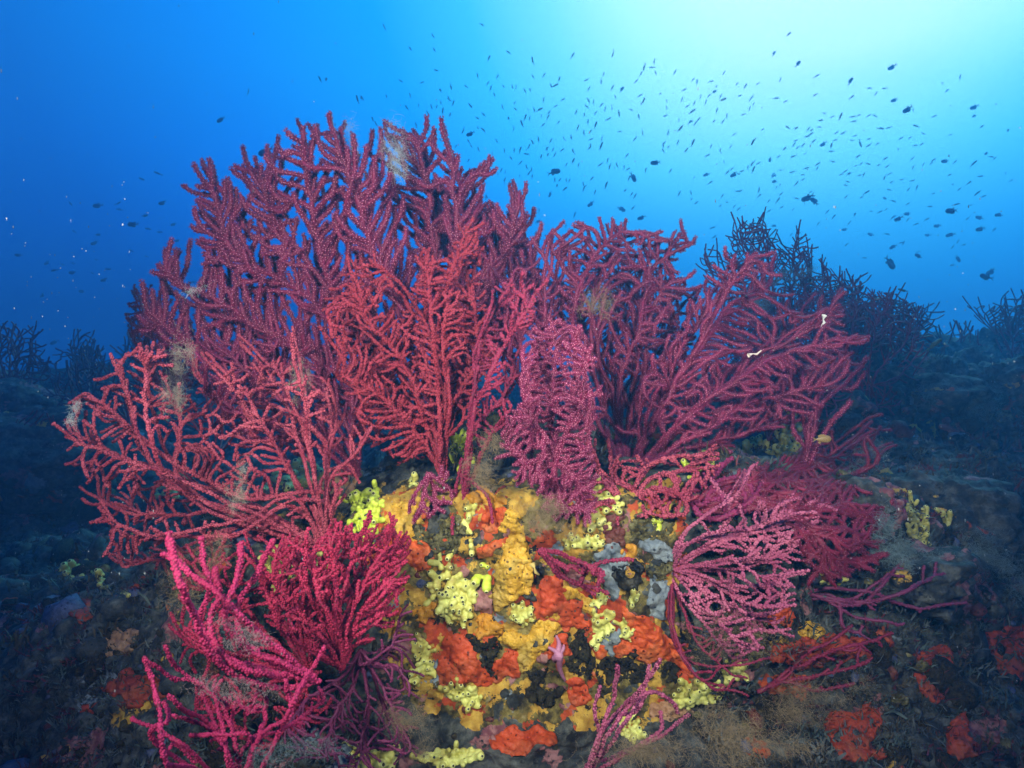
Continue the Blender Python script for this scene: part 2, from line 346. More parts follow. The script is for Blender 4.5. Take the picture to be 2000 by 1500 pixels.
def tube_branches(nodes, par, rad, own, sides=7, gseed=0, knob=.10):
    """tubes along every chain of one limb; own = mask of nodes in it. Returns V, F lists, and rails for polyps (points, tangents, radius, t)"""
    idx = np.flatnonzero(own)
    child = {}
    for i in idx:
        if par[i] >= 0: child.setdefault(int(par[i]), []).append(int(i))
    g = np.random.default_rng(gseed); Vs = []; Fq = []; Ft = []; Rl = []; base = 0; At = []
    starts = [int(i) for i in idx if par[i] < 0 or not own[par[i]]]
    stack = [(s, int(par[s])) for s in starts]
    while stack:
        s, p = stack.pop(); ch = ([p] if p >= 0 else [])+[s]; cur = s
        while cur in child:
            cs = sorted(child[cur], key=lambda c: -rad[c]); nx = cs[0]
            for c in cs[1:]: stack.append((c, cur))
            ch.append(nx); cur = nx
        if len(ch) < 2: continue
        pts = nodes[ch]; r = rad[ch].copy()
        if p >= 0: r[0] = min(r[0], r[1]*1.05)
        T = np.gradient(pts, axis=0); T /= np.linalg.norm(T, axis=1, keepdims=True)+1e-12
        # rounded tip
        e = pts[-1]; t = T[-1]; rr = r[-1]
        pts = np.vstack([pts, e+t*rr*.6, e+t*rr*.95]); r = np.r_[r*1.0, rr*.78, rr*.12]; T = np.vstack([T, t, t])
        r = r*(1+g.normal(0, knob, len(r)))
        n0 = np.cross(T[0], (0.13, -.9, .31)); n0 /= np.linalg.norm(n0)+1e-9; m = len(pts); Nn = np.empty((m, 3))
        for k in range(m):
            n0 = n0-T[k]*n0.dot(T[k]); n0 /= np.linalg.norm(n0)+1e-9; Nn[k] = n0
        Bn = np.cross(T, Nn); a = np.arange(sides)*2*math.pi/sides
        ring = pts[:, None]+r[:, None, None]*(np.cos(a)[None, :, None]*Nn[:, None]+np.sin(a)[None, :, None]*Bn[:, None])
        Vs.append(ring.reshape(-1, 3)); ix = base+np.arange(m*sides).reshape(m, sides)
        nxt = np.roll(ix, -1, axis=1)
        Fq.append(np.stack([ix[:-1], nxt[:-1], nxt[1:], ix[1:]], -1).reshape(-1, 4)); base += m*sides
        Rl.append((pts[:-1], T[:-1], r[:-1], Nn[:-1], Bn[:-1]))
    if not Vs: return None, None, None
    return np.vstack(Vs), np.vstack(Fq), Rl

def scatter_polyps(Rl, kind, size, gap, around, g, tip=True):
    tv, tf, tm = TPL[kind]; Ps = []; Zs = []; Xs = []
    for pts, T, r, Nn, Bn in Rl:
        seg = np.linalg.norm(np.diff(pts, axis=0), axis=1); s = np.r_[0, np.cumsum(seg)]; L = s[-1]
        n = max(1, int(L/gap))*around; t = np.sort(g.uniform(0, L, n)); ph = np.arange(n)*2.39996+g.uniform(0, 6.28)+g.normal(0, .25, n)
        k = np.clip(np.searchsorted(s, t)-1, 0, len(seg)-1); u = ((t-s[k])/(seg[k]+1e-12))[:, None]
        c = pts[k]*(1-u)+pts[k+1]*u; rr = (r[k]*(1-u[:, 0])+r[np.minimum(k+1, len(r)-1)]*u[:, 0])
        rad = np.cos(ph)[:, None]*Nn[k]+np.sin(ph)[:, None]*Bn[k]
        z = rad+T[k]*.25; z /= np.linalg.norm(z, axis=1, keepdims=True)
        Ps.append(c+rad*rr[:, None]*.93); Zs.append(z); Xs.append(np.cross(z, T[k]))
        if tip and kind == 'star':
            m = 5; a = g.uniform(0, 6.28, m); e = pts[-1]; td = T[-1]
            zz = td[None]*g.uniform(.3, 1, m)[:, None]+(np.cos(a)[:, None]*Nn[-1]+np.sin(a)[:, None]*Bn[-1])*.8; zz /= np.linalg.norm(zz, axis=1, keepdims=True)
            Ps.append(e[None]+zz*r[-1]*.9); Zs.append(zz); Xs.append(np.cross(zz, np.cross(zz, td[None])+1e-3))
    Pp = np.vstack(Ps); Z = np.vstack(Zs); X = np.vstack(Xs); X /= np.linalg.norm(X, axis=1, keepdims=True)+1e-9; Yv = np.cross(Z, X)
    sc = size*g.uniform(.75, 1.25, len(Pp)); h = sc*(g.uniform(.8, 1.25, len(Pp)) if kind == 'star' else g.uniform(.6, 1.1, len(Pp)))
    V = Pp[:, None]+X[:, None]*(tv[None, :, 0:1]*sc[:, None, None])+Yv[:, None]*(tv[None, :, 1:2]*sc[:, None, None])+Z[:, None]*(tv[None, :, 2:3]*h[:, None, None])
    F = (tf[None]+(np.arange(len(Pp))*len(tv))[:, None, None]).reshape(-1, 3)
    return V.reshape(-1, 3), F, np.tile(tm, len(Pp))

def coral_mat(name, dark, light, rough=.6, scale=45, sheen=0.):
    return mottle(name, [dark, light], scale=scale, rough=rough, bump=.5, bscale=260, bdist=.0015, spec=.35)
CM = {
 'crimson':  (coral_mat('crimson_coral', (.115,.008,.032), (.23,.018,.064)), mottle('crimson_polyp', [(.27,.026,.095),(.16,.014,.058)], bump=0), mottle('polyp_mouth', [(.56,.19,.28)], bump=0)),
 'scarlet':  (coral_mat('scarlet_coral', (.11,.005,.014), (.22,.012,.024)), mottle('scarlet_polyp', [(.38,.045,.07),(.27,.022,.038)], bump=0), mottle('scarlet_mouth', [(.70,.22,.22)], bump=0)),
 'magenta':  (coral_mat('magenta_coral', (.11,.006,.022), (.20,.013,.042)), mottle('magenta_polyp', [(.28,.025,.065)], bump=0), mottle('magenta_mouth', [(.75,.28,.40)], bump=0)),
 'pinkpoly': (coral_mat('purple_red_coral', (.13,.006,.036), (.21,.013,.058)), mottle('pink_polyp', [(.27,.024,.09)], bump=0), mottle('pink_mouth', [(.68,.26,.36)], bump=0)),
 'rose':     (coral_mat('rose_coral', (.11,.006,.020), (.22,.018,.034)), mottle('rose_bud', [(.46,.085,.12),(.27,.028,.052)], bump=0), mottle('rose_mouth', [(.6,.2,.2)], bump=0)),
 'hotpink':  (coral_mat('bright_pink_coral', (.13,.004,.026), (.27,.010,.056)), mottle('bright_pink_bud', [(.48,.03,.115),(.28,.012,.06)], bump=0), mottle('hp_mouth', [(.6,.2,.2)], bump=0)),
 'ruby':  (coral_mat('ruby_coral', (.12,.004,.018), (.25,.009,.036)), mottle('ruby_bud', [(.42,.025,.075),(.28,.010,.04)], bump=0), mottle('ru_mouth', [(.5,.15,.2)], bump=0)),
 'palepink': (coral_mat('pale_pink_coral', (.13,.012,.042), (.26,.040,.09)), mottle('pale_pink_bud', [(.52,.14,.22),(.28,.045,.10)], bump=0), mottle('pp_mouth', [(.7,.3,.35)], bump=0)),
 'purple':   (coral_mat('dark_purple_coral', (.075,.010,.035), (.15,.020,.065)), mottle('purple_bud', [(.17,.025,.08)], bump=0), mottle('pu_mouth', [(.3,.1,.2)], bump=0)),
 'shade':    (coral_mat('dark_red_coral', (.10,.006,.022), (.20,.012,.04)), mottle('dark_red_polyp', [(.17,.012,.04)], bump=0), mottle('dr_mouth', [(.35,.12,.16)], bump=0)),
}
FAN_N = 0
def sea_fan(label, root, guides, outline, Y, mat, r=6., poly='bud', psize=3., pgap=6., around=4, lean=(0, 0), toward=0., bow=.05, seed=1, layers=1, layer_gap=.05,
            pipe=.16, limb=26, anchor=True, group=None, sides=7, knob=.10, **gk):
    """one colony. root/guides/outline are traced in photograph pixels and laid on a leaning, rippled fan at distance Y;
    toward = how far (m) the tips come towards the viewer per 1000 px from the root"""
    global FAN_N; FAN_N += 1
    g = np.random.default_rng(seed*31+5)
    gs = [np.asarray([root]+[p for p in q]) if q[0] != 'free' else np.asarray(q[1:], float) for q in guides]
    NP, PR_, = [], []; off = 0; Rn = []; Ds = []
    for l in range(layers):
        jit = g.normal(0, 9*l, 2)
        gl = [q+np.r_[np.zeros((1, 2)), np.ones((len(q)-1, 1))*jit] for q in gs] if l else gs
        p, pa = grow(outline, gl, seed*7+l, **gk)
        NP.append(p); PR_.append(np.where(pa >= 0, pa+off, -1)); off += len(p); Ds.append(np.full(len(p), l))
    p2 = np.vstack(NP); par = np.concatenate(PR_); lay = np.concatenate(Ds)
    n = len(p2); leaf = np.zeros(n); kids = np.bincount(par[par >= 0], minlength=n); leaf[kids == 0] = 1
    order = np.argsort(-np.arange(n))
    # children always come after parents
    for i in order:
        if par[i] >= 0: leaf[par[i]] += leaf[i]
    rad_px = r*np.maximum(leaf, 1)**pipe*np.where(kids == 0, .95, 1)
    dist = np.linalg.norm(p2-np.asarray(root), axis=1)/1000
    # depth: lean + bow + slow ripples + a wander along each branch
    walk = np.zeros(n); vel = np.zeros(n); gw = np.random.default_rng(seed+99)
    nz = gw.normal(0, 1, n)
    for i in range(n):
        if par[i] >= 0:
            vel[i] = .82*vel[par[i]]+.0016*nz[i]; walk[i] = walk[par[i]]*.995+vel[i]
    q3 = np.c_[p2/1000, lay*.37+seed*3.3]
    dep = Y-toward*dist+lean[0]*(p2[:, 0]-root[0])/1000+lean[1]*(root[1]-p2[:, 1])/1000+bow*fbm(q3, 3.2, 3, 2)*np.minimum(1, dist*6)+walk*1.0+lay*layer_gap*np.minimum(1, dist*8)
    if group is None:
        for i in range(n):
            h, _ = hit(p2[i, 0], p2[i, 1], 99)
            dep[i] = min(dep[i], h.y-.6*rad_px[i]*K*h.y/1000-(.004+.05*min(1, dist[i]*5) if dist[i] > .03 else -.01))
        for _ in range(4):
            has = par >= 0; acc = dep.copy(); ct = np.ones(n); np.add.at(acc, par[has], dep[has]); np.add.at(ct, par[has], 1); acc[has] += dep[par[has]]; ct[has] += 1
            dep = np.where(par < 0, dep, acc/ct)
    nodes = np.stack([(p2[:, 0]-1000)/1000*K*dep, dep, (750-p2[:, 1])/1000*K*dep], 1)
    px2m = K*Y/1000
    rad = rad_px*px2m
    loc = nodes[0].copy()
    top = empty('sea_fan', loc, label, 'sea fan', group)
    m3 = CM[mat]
    # limbs: subtrees up to a share of the leaves; what is left is the stem
    tot = leaf[0]*1. if layers == 1 else leaf[par < 0].sum(); lim = max(3, tot/limb*2.2)
    small = leaf <= lim; limb_id = np.full(n, -1); cnt = 0
    for i in range(n):
        if small[i]:
            if par[i] >= 0 and small[par[i]] and limb_id[par[i]] >= 0: limb_id[i] = limb_id[par[i]]
            else: limb_id[i] = cnt; cnt += 1
    # tiny limbs join the stem
    for k in range(cnt):
        if (limb_id == k).sum() < 5: limb_id[limb_id == k] = -1
    for k in [-1]+sorted(set(limb_id.tolist())-{-1}):
        own = limb_id == k
        if own.sum() < 2: continue
        V, F, Rl = tube_branches(nodes, par, rad, own, sides, seed*100+k+1, knob)
        if V is None: continue
        fl = [F]; ml = [np.zeros(len(F), int)]
        if poly:
            pv, pf, pm = scatter_polyps(Rl, poly, psize*px2m, pgap*px2m, around, g)
            fl.append(pf+len(V)); ml.append(1+pm); V = np.vstack([V, pv])
        o = mesh_np('stem' if k == -1 else 'branch', V-loc, fl, list(m3), top, True, ml)
    return top

FANS = []
def fan(*a, **k): FANS.append((a, k))

# --- big crimson fan and its neighbours
fan('largest crimson sea fan with open star polyps, highest of all against the blue water', (858, 905),
    [[(800,780),(700,650),(600,510),(540,420),(500,335)], [(760,790),(600,690),(450,610),(380,570),(310,520)], [(835,760),(790,610),(715,440),(665,300),(650,255)], [(850,720),(850,520),(835,380),(822,275)],
     [(880,720),(930,560),(990,460),(1008,395)], [(750,800),(560,730),(430,700),(330,650),(285,600)], [(845,740),(880,540),(890,400),(872,280)], [(740,700),(640,560),(610,400),(592,275)], [(720,700),(560,560),(440,470),(412,330)], [(890,740),(985,600),(1050,560)]],
    [(300,650),(278,600),(298,560),(330,600),(310,520),(345,500),(385,560),(395,500),(378,440),(400,350),(424,325),(436,390),(485,330),(510,330),(530,370),(556,300),(585,275),(615,320),(640,255),(690,280),(720,330),(775,262),(800,330),(825,270),(855,310),(875,275),(905,330),(940,345),(945,410),(965,430),(990,395),(1010,390),(1045,395),(1030,470),(1062,545),(1050,640),(960,700),(900,800),(850,870),(780,860),(700,820),(600,780),(480,770),(370,720)],
    1.32, 'crimson', r=3.9, poly='star', psize=3.5, pgap=5.4, around=5, lean=(.05,.05), bow=.07, seed=3, layers=2, layer_gap=.07, sp=15.5, step=8, trop=(-.10,-1), tw=0.75, ext=6, pipe=0.06, limb=30, curl=0.55, rad_w=0.5)
fan('dusky crimson sea fan low behind the scarlet fan, filling the gap above the rose fan', (700, 930),
    [[(620,840),(520,760),(450,690)], [(660,820),(620,720)], [(690,830),(700,740)], [(600,860),(480,820),(400,770)]],
    [(380,700),(450,660),(560,690),(640,680),(720,720),(740,850),(680,890),(560,880),(440,840)], 1.26, 'crimson', r=3.0, poly='star', psize=2.8, pgap=5.6, around=4, seed=107, layers=2, layer_gap=.06, sp=15, step=6.5, trop=(-.4,-.8), tw=.5, ext=5, pipe=.08, curl=.8, bow=.05)
fan('slender crimson sea fan in the gap between largest and arching crimson fans', (1040, 900),
    [[(1030,760),(1020,640),(1000,540)], [(1040,720),(1055,600),(1060,540)], [(1030,780),(990,700)]],
    [(985,560),(1010,520),(1050,545),(1075,560),(1085,640),(1060,760),(1000,780),(980,680)], 1.24, 'crimson', r=3.0, poly='star', psize=2.8, pgap=5.6, around=4, seed=109, layers=2, layer_gap=.05, sp=15, step=6.5, trop=(.1,-1), tw=.6, ext=6, pipe=.08, curl=.7, bow=.05)
fan('bright scarlet thin branched sea fan in front of the largest crimson fan', (866, 935),
    [[(835,800),(790,700),(715,600),(690,515)], [(870,760),(862,640),(890,540),(918,450)], [(800,820),(740,770),(665,735)], [(860,700),(810,600),(745,520)], [(880,790),(930,700),(925,560)], [(850,760),(838,620),(832,490)]],
    [(655,560),(640,640),(670,720),(700,800),(720,860),(780,900),(850,890),(920,830),(960,700),(930,560),(935,450),(905,440),(870,530),(832,480),(815,560),(800,640),(740,600),(745,515),(690,510),(680,570)],
    1.13, 'scarlet', r=2.35, poly='bud', psize=2.0, pgap=4.4, around=5, toward=.06, seed=5, layers=2, layer_gap=.05, sp=11, step=6, trop=(0,-1), tw=.30, ext=4, pipe=0.1, curl=0.8)
fan('magenta sea fan with a thick upright stem left of the polyp covered pink fan', (906, 990),
    [[(908,900),(926,780),(930,680),(962,590)], [(930,780),(975,690),(1035,600)], [(925,830),(985,760),(1010,690)], [(918,930),(950,860),(1000,800)], [(905,900),(890,960),(885,1020)], [(912,930),(950,965),(962,1020)], [(920,800),(940,640),(1000,550)]],
    [(915,760),(925,640),(955,570),(1000,540),(1050,560),(1045,620),(1000,700),(1010,760),(985,850),(950,900),(915,860)],
    1.05, 'magenta', r=2.6, poly='bud', psize=2.0, pgap=5, around=5, toward=.06, seed=8, sp=11, step=6, trop=(.35,-1), tw=.5, ext=5, pipe=0.17)
fan('dense pink sea fan dotted with pale open polyps, hanging over the rock centre', (1086, 905),
    [[(1080,830),(1082,740),(1085,650)], [(1090,950),(1100,990)], [(1070,860),(1040,800),(1030,700)], [(1100,850),(1130,780),(1150,700)], [(1110,930),(1140,970),(1150,1005)], [(1060,920),(1020,900),(990,870)]],
    [(1032,690),(1045,640),(1085,632),(1130,650),(1160,690),(1150,750),(1172,800),(1150,870),(1155,930),(1160,1000),(1125,1012),(1085,1005),(1050,960),(1012,930),(985,885),(990,830),(1020,790),(1030,730)],
    .98, 'pinkpoly', r=2.6, poly='star', psize=2.6, pgap=4.4, around=6, toward=.10, seed=11, layers=2, layer_gap=.03, sp=9.5, step=5, trop=(0,-.2), tw=.3, ext=3, pipe=0.08, bow=.04)
fan('crimson sea fan with tangled arching top, brown silt clump caught in it', (1218, 925),
    [[(1205,800),(1175,700),(1150,600),(1095,520),(1075,490)], [(1150,610),(1175,530),(1250,455),(1305,470)], [(1235,770),(1265,650),(1300,560),(1340,545)], [(1190,740),(1120,640),(1075,600)], [(1265,640),(1280,520),(1355,472)], [(1240,760),(1320,660),(1350,600)]],
    [(1065,520),(1075,480),(1105,455),(1170,440),(1250,445),(1310,465),(1360,470),(1330,500),(1310,530),(1350,580),(1335,640),(1350,700),(1290,760),(1240,830),(1180,830),(1160,760),(1150,680),(1110,620),(1065,600),(1090,560)],
    1.28, 'crimson', r=3.3, poly='star', psize=3.0, pgap=6.5, around=5, seed=13, layers=2, layer_gap=.06, sp=14, step=7, trop=(.5,-.6), tw=.35, ext=4, pipe=0.06, bow=.07, curl=0.8)
fan('wide crimson sea fan whose branches sweep to the right of the arching fan', (1228, 930),
    [[(1295,790),(1375,660),(1425,560),(1470,500)], [(1325,830),(1450,720),(1560,650),(1630,600)], [(1335,860),(1450,800),(1560,770),(1640,740)], [(1360,690),(1440,590),(1500,560)], [(1380,780),(1520,690),(1645,660)], [(1290,800),(1330,690),(1400,590)], [(1320,880),(1420,860),(1500,830)]],
    [(1240,860),(1230,790),(1290,700),(1350,610),(1400,560),(1430,500),(1480,490),(1500,530),(1470,570),(1450,610),(1500,620),(1560,600),(1620,588),(1640,640),(1655,680),(1635,735),(1580,780),(1555,830),(1500,850),(1440,850),(1400,880),(1300,900)],
    1.2, 'crimson', r=3.1, poly='star', psize=2.8, pgap=6, around=5, seed=17, layers=2, layer_gap=.08, sp=13, step=7, trop=(1,-.45), tw=.5, ext=5, pipe=0.07, bow=.06, curl=0.6)
fan('open rose red sea fan spreading to the far left with bare slender branches', (640, 1075),
    [[(640,980),(560,975),(480,975),(370,930),(270,860),(205,800),(160,775)], [(638,930),(630,870),(560,805),(480,790),(410,770),(380,740),(375,680)], [(480,985),(390,1000),(280,1000),(195,985)], [(370,940),(260,900),(180,870),(135,855)], [(270,865),(250,790),(225,715)], [(320,890),(290,800),(282,700),(280,690)], [(560,985),(470,1030),(360,1045),(250,1040),(200,1000)],
     [(560,800),(520,730),(468,670)], [(600,840),(590,760),(570,670)], [(635,880),(650,830),(640,760)], [(480,1030),(400,1060),(300,1090),(240,1110)], [(480,790),(420,720),(400,700)], [(640,930),(690,890),(720,840)], [(340,910),(350,820),(320,760)]],
    [(140,870),(145,790),(200,760),(230,710),(265,690),(330,690),(330,780),(400,780),(400,700),(430,770),(465,690),(500,740),(560,680),(600,740),(640,745),(655,830),(690,850),(700,930),(660,1000),(600,1060),(520,1060),(440,1100),(300,1110),(210,1085),(190,1000),(150,920)],
    1.06, 'rose', r=2.35, poly='bud', psize=1.8, pgap=4, around=5, toward=.10, seed=19, sp=17, step=6.5, trop=(-.35,-.75), tw=.32, ext=4, pipe=0.09, bow=.06, layers=2, curl=1.0)
fan('thick hot pink sea fan with knobbly fingers, closest of all at lower left', (622, 1330),
    [[(540,1340),(450,1300),(415,1255),(390,1205),(365,1150),(343,1093),(330,1042)], [(415,1262),(396,1210),(418,1140),(403,1100),(393,1050)], [(560,1290),(470,1260),(440,1200),(465,1130),(470,1060)], [(480,1240),(470,1160),(510,1100),(535,1055)], [(375,1120),(345,1098),(316,1082)], [(430,1260),(420,1190),(432,1170),(421,1110)]],
    None, .70, 'hotpink', r=4.3, poly='bud', psize=2.9, pgap=5.2, around=5, toward=.16, seed=23, step=7, pipe=0.07, knob=0.2, bow=.02)
fan('crimson red bushy sea fan beside the orange patch at left of the rock', (668, 1305),
    [[(640,1220),(600,1120),(632,1052)], [(650,1230),(650,1120),(665,1025)], [(670,1200),(700,1080),(722,1020)], [(690,1200),(740,1090),(765,1040)], [(640,1250),(570,1180),(540,1120),(555,1060)], [(700,1210),(760,1130)], [(620,1270),(560,1230),(520,1160)], [(665,1240),(620,1160),(605,1080)], [(655,1210),(690,1150),(780,1060)]],
    [(540,1060),(600,1080),(650,1040),(700,1050),(745,1035),(790,1060),(785,1140),(750,1220),(700,1280),(620,1290),(540,1240),(510,1150)],
    .88, 'ruby', r=2.6, poly='bud', psize=2.2, pgap=5, around=4, toward=.10, seed=27, layers=3, layer_gap=.06, sp=13, step=6.5, trop=(.25,-1), tw=.6, ext=5, pipe=0.09, knob=.13, curl=0.6)
fan('bright pink sea fan at the bottom edge with long bare fingers in the left corner', (470, 1560),
    [[(440,1460),(415,1428),(398,1390),(378,1340),(346,1305),(322,1262)], [(375,1500),(318,1498),(308,1462),(306,1415),(300,1360),(288,1302)], [(370,1332),(330,1326),(298,1298)], [(400,1400),(362,1385),(334,1362)], [(306,1425),(285,1418),(268,1410)], [(308,1420),(332,1410),(328,1388)], [(480,1450),(545,1422),(585,1397),(635,1365)], [(425,1440),(390,1412),(356,1402)], [(490,1440),(430,1440),(372,1436)],
     [(318,1490),(340,1455),(380,1490)], [(460,1440),(440,1390),(415,1350)], [(500,1440),(520,1380),(500,1330)], [(520,1430),(570,1400),(560,1340)], [(560,1410),(600,1330),(628,1275)]],
    [(400,1330),(470,1350),(560,1330),(630,1340),(600,1420),(520,1480),(420,1480),(380,1440)],
    .68, 'hotpink', r=3.0, poly='bud', psize=2.2, pgap=4.6, around=5, toward=.12, seed=29, sp=20, step=6.5, trop=(0,-1), tw=.25, ext=3, pipe=0.07, knob=0.2, bow=.03)
fan('thin ruby branches crowding behind the thick hot pink fingers at lower left', (610, 1320),
    [[(520,1250),(430,1160),(370,1100)], [(560,1240),(520,1150),(480,1080)], [(530,1300),(430,1290),(350,1240)], [(590,1230),(590,1150),(560,1070)], [(540,1330),(460,1380),(380,1400)], [(590,1360),(560,1430),(520,1470)]],
    [(350,1120),(400,1070),(480,1070),(560,1070),(620,1120),(640,1280),(620,1420),(520,1470),(420,1420),(360,1330),(330,1230)],
    .93, 'ruby', r=2.4, poly='bud', psize=1.9, pgap=4.6, around=4, toward=.06, seed=25, layers=2, layer_gap=.05, sp=22, step=6, trop=(-.4,-.8), tw=.35, ext=4, pipe=.13, knob=.13)
fan('dark purple wispy sea fan hanging below the red bushy fan at left of the rock', (705, 1270),
    [[(690,1340),(650,1400),(640,1470)], [(720,1340),(720,1420),(700,1490)], [(740,1320),(765,1380),(800,1450)], [(700,1300),(750,1270),(785,1200)], [(670,1330),(610,1360),(560,1420)], [(730,1290),(780,1300),(800,1340)]],
    [(660,1290),(760,1250),(790,1180),(800,1280),(780,1350),(800,1450),(760,1490),(680,1495),(600,1480),(560,1430),(620,1350)],
    .90, 'purple', r=2.2, poly='bud', psize=1.5, pgap=5, around=3, toward=.05, seed=31, sp=14, step=6.5, trop=(.1,.8), tw=.4, ext=4, pipe=0.12, layers=2)
fan('pale pink knobbly sea fan spreading right from the orange wall', (1306, 1112),
    [[(1380,1060),(1480,1030),(1600,985)], [(1400,1100),(1480,1090),(1550,1070)], [(1390,1140),(1460,1180),(1530,1185)], [(1360,1170),(1400,1220),(1450,1275)], [(1440,1040),(1520,1010),(1590,1000)], [(1330,1070),(1400,1040),(1500,1040),(1585,1020)], [(1420,1100),(1500,1130),(1540,1120)], [(1420,1160),(1480,1210),(1510,1220)], [(1340,1040),(1380,1000),(1440,960),(1465,915)]],
    [(1310,1070),(1370,1030),(1440,1015),(1500,985),(1590,975),(1610,1000),(1560,1060),(1540,1120),(1545,1180),(1510,1220),(1450,1275),(1400,1230),(1340,1180),(1310,1140)],
    1.03, 'palepink', r=2.2, poly='bud', psize=2.1, pgap=4.6, around=4, toward=.14, seed=37, layers=2, layer_gap=0.09, sp=15, step=6, trop=(1,0), tw=0.55, ext=7, pipe=0.05, curl=0.7)
fan('faded purple pink sea fan drooping along the right edge of the orange patches', (1312, 1140),
    [[(1320,1220),(1345,1290),(1400,1340),(1440,1350)], [(1330,1180),(1370,1270),(1430,1320)], [(1300,1180),(1310,1250),(1360,1320)], [(1350,1290),(1430,1300),(1480,1290)]],
    [(1300,1150),(1340,1190),(1400,1260),(1460,1300),(1440,1350),(1380,1340),(1330,1290),(1300,1220)],
    1.02, 'magenta', r=2.0, poly='bud', psize=1.4, pgap=4.4, around=3, toward=.08, seed=39, sp=13, step=6, trop=(.5,1), tw=.4, ext=4, pipe=.12)
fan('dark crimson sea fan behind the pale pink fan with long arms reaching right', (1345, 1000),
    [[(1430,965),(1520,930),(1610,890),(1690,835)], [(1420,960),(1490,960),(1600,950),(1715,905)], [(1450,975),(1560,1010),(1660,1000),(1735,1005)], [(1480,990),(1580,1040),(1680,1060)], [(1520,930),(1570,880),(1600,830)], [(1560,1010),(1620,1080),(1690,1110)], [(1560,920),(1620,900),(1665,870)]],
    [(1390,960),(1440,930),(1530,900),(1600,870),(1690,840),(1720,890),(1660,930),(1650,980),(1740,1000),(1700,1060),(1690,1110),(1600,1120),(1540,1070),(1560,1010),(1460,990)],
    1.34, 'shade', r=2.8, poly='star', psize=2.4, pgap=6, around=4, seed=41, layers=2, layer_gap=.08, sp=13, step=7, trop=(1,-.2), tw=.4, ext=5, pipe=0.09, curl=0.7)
fan('upright red sea fan with few thick fingers at right, striped fish beside it', (1560, 960),
    [[(1575,890),(1592,810),(1622,770),(1660,735),(1692,700)], [(1590,810),(1596,770),(1612,748)], [(1570,870),(1562,800),(1565,745),(1558,720)], [(1600,850),(1640,810),(1660,785)], [(1640,755),(1662,760),(1688,730)], [(1580,850),(1575,800),(1588,740)], [(1572,880),(1545,840),(1552,790)], [(1592,800),(1602,735)]],
    None, 1.22, 'crimson', r=3.8, poly='star', psize=3.2, pgap=6, around=5, seed=43, step=7, pipe=.10)
fan('dull purple sea fan lying over the rubble to the right, with flat thick stem', (1555, 1160),
    [[(1640,1172),(1720,1168),(1800,1140),(1865,1118)], [(1610,1170),(1680,1205),(1760,1222)], [(1690,1170),(1740,1120),(1760,1098)], [(1720,1168),(1790,1190),(1860,1180)], [(1640,1175),(1650,1220),(1700,1250)], [(1670,1170),(1720,1135)]],
    [(1620,1160),(1700,1120),(1760,1095),(1860,1115),(1860,1190),(1760,1225),(1700,1250),(1640,1210)],
    1.12, 'purple', r=2.4, poly='bud', psize=1.6, pgap=6, around=3, seed=47, sp=22, step=7, trop=(1,-.1), tw=.5, ext=4, pipe=.26)
fan('slim pink sea fan rising from the bottom edge right of centre', (1138, 1530),
    [[(1180,1420),(1198,1370),(1206,1300)], [(1190,1420),(1255,1345),(1290,1288)], [(1235,1380),(1290,1358),(1318,1380),(1322,1392)], [(1175,1440),(1160,1390),(1172,1340)], [(1150,1495),(1220,1470),(1290,1440),(1345,1395)], [(1270,1450),(1300,1430),(1290,1390)], [(1200,1400),(1240,1390),(1262,1352)], [(1250,1350),(1268,1300)]],
    None, .80, 'palepink', r=3.2, poly='bud', psize=2.1, pgap=4.6, around=4, toward=.08, seed=53, step=6, pipe=.20)
fan('small magenta sea fan drooping from under the brown silt on the rock', (1052, 1075),
    [[(1090,1085),(1130,1105),(1180,1118)], [(1085,1110),(1120,1135),(1165,1148)], [(1100,1100),(1150,1100),(1215,1092)], [(1075,1090),(1095,1125),(1130,1140)]],
    [(1060,1070),(1110,1075),(1180,1105),(1170,1150),(1110,1140),(1070,1110)],
    .99, 'magenta', r=3.2, poly='bud', psize=2.2, pgap=4.5, around=4, toward=.25, seed=59, sp=11, step=5, trop=(1,.3), tw=.4, ext=5, pipe=.16)
fan('tangle of thin dusky pink sea fan branches below the sweeping crimson fan', (1225, 985),
    [[(1170,920),(1150,870),(1152,830)], [(1180,950),(1160,900),(1135,850)], [(1250,930),(1290,900),(1360,890)], [(1260,960),(1330,970),(1345,1000),(1300,1010)], [(1190,980),(1160,990),(1150,1000)], [(1270,930),(1330,920),(1385,880)], [(1240,960),(1200,930),(1190,880)]],
    [(1140,860),(1180,880),(1240,900),(1340,890),(1400,880),(1380,950),(1330,1000),(1240,1010),(1160,1000),(1150,920)],
    1.12, 'rose', r=2.5, poly='bud', psize=2.0, pgap=4.6, around=4, seed=61, sp=16, step=6, trop=(.2,-.3), tw=.3, ext=4, pipe=.12, layers=2)
fan('pink twig like sea fan standing right of the grey sponge and orange wall', (1400, 1065),
    [[(1420,1010),(1445,960),(1463,918)], [(1425,1000),(1400,950),(1380,930)], [(1440,975),(1480,950),(1490,940)], [(1450,945),(1455,920)]],
    None, 1.10, 'palepink', r=3.6, poly='bud', psize=2.4, pgap=4.6, around=4, seed=63, step=6, pipe=.16)
fan('fuzzy purple sea fan hanging beside the yellow sponge at the top left of the wall', (838, 925),
    [[(832,960),(822,1000)], [(845,955),(850,990)], [(820,950),(800,985)], [(855,940),(885,960)]],
    [(800,930),(870,925),(880,970),(850,1000),(815,1010),(795,985)],
    1.04, 'pinkpoly', r=3.0, poly='star', psize=3, pgap=4.5, around=5, seed=65, sp=9, step=4.5, trop=(-.2,.8), tw=.4, ext=3, pipe=.1)
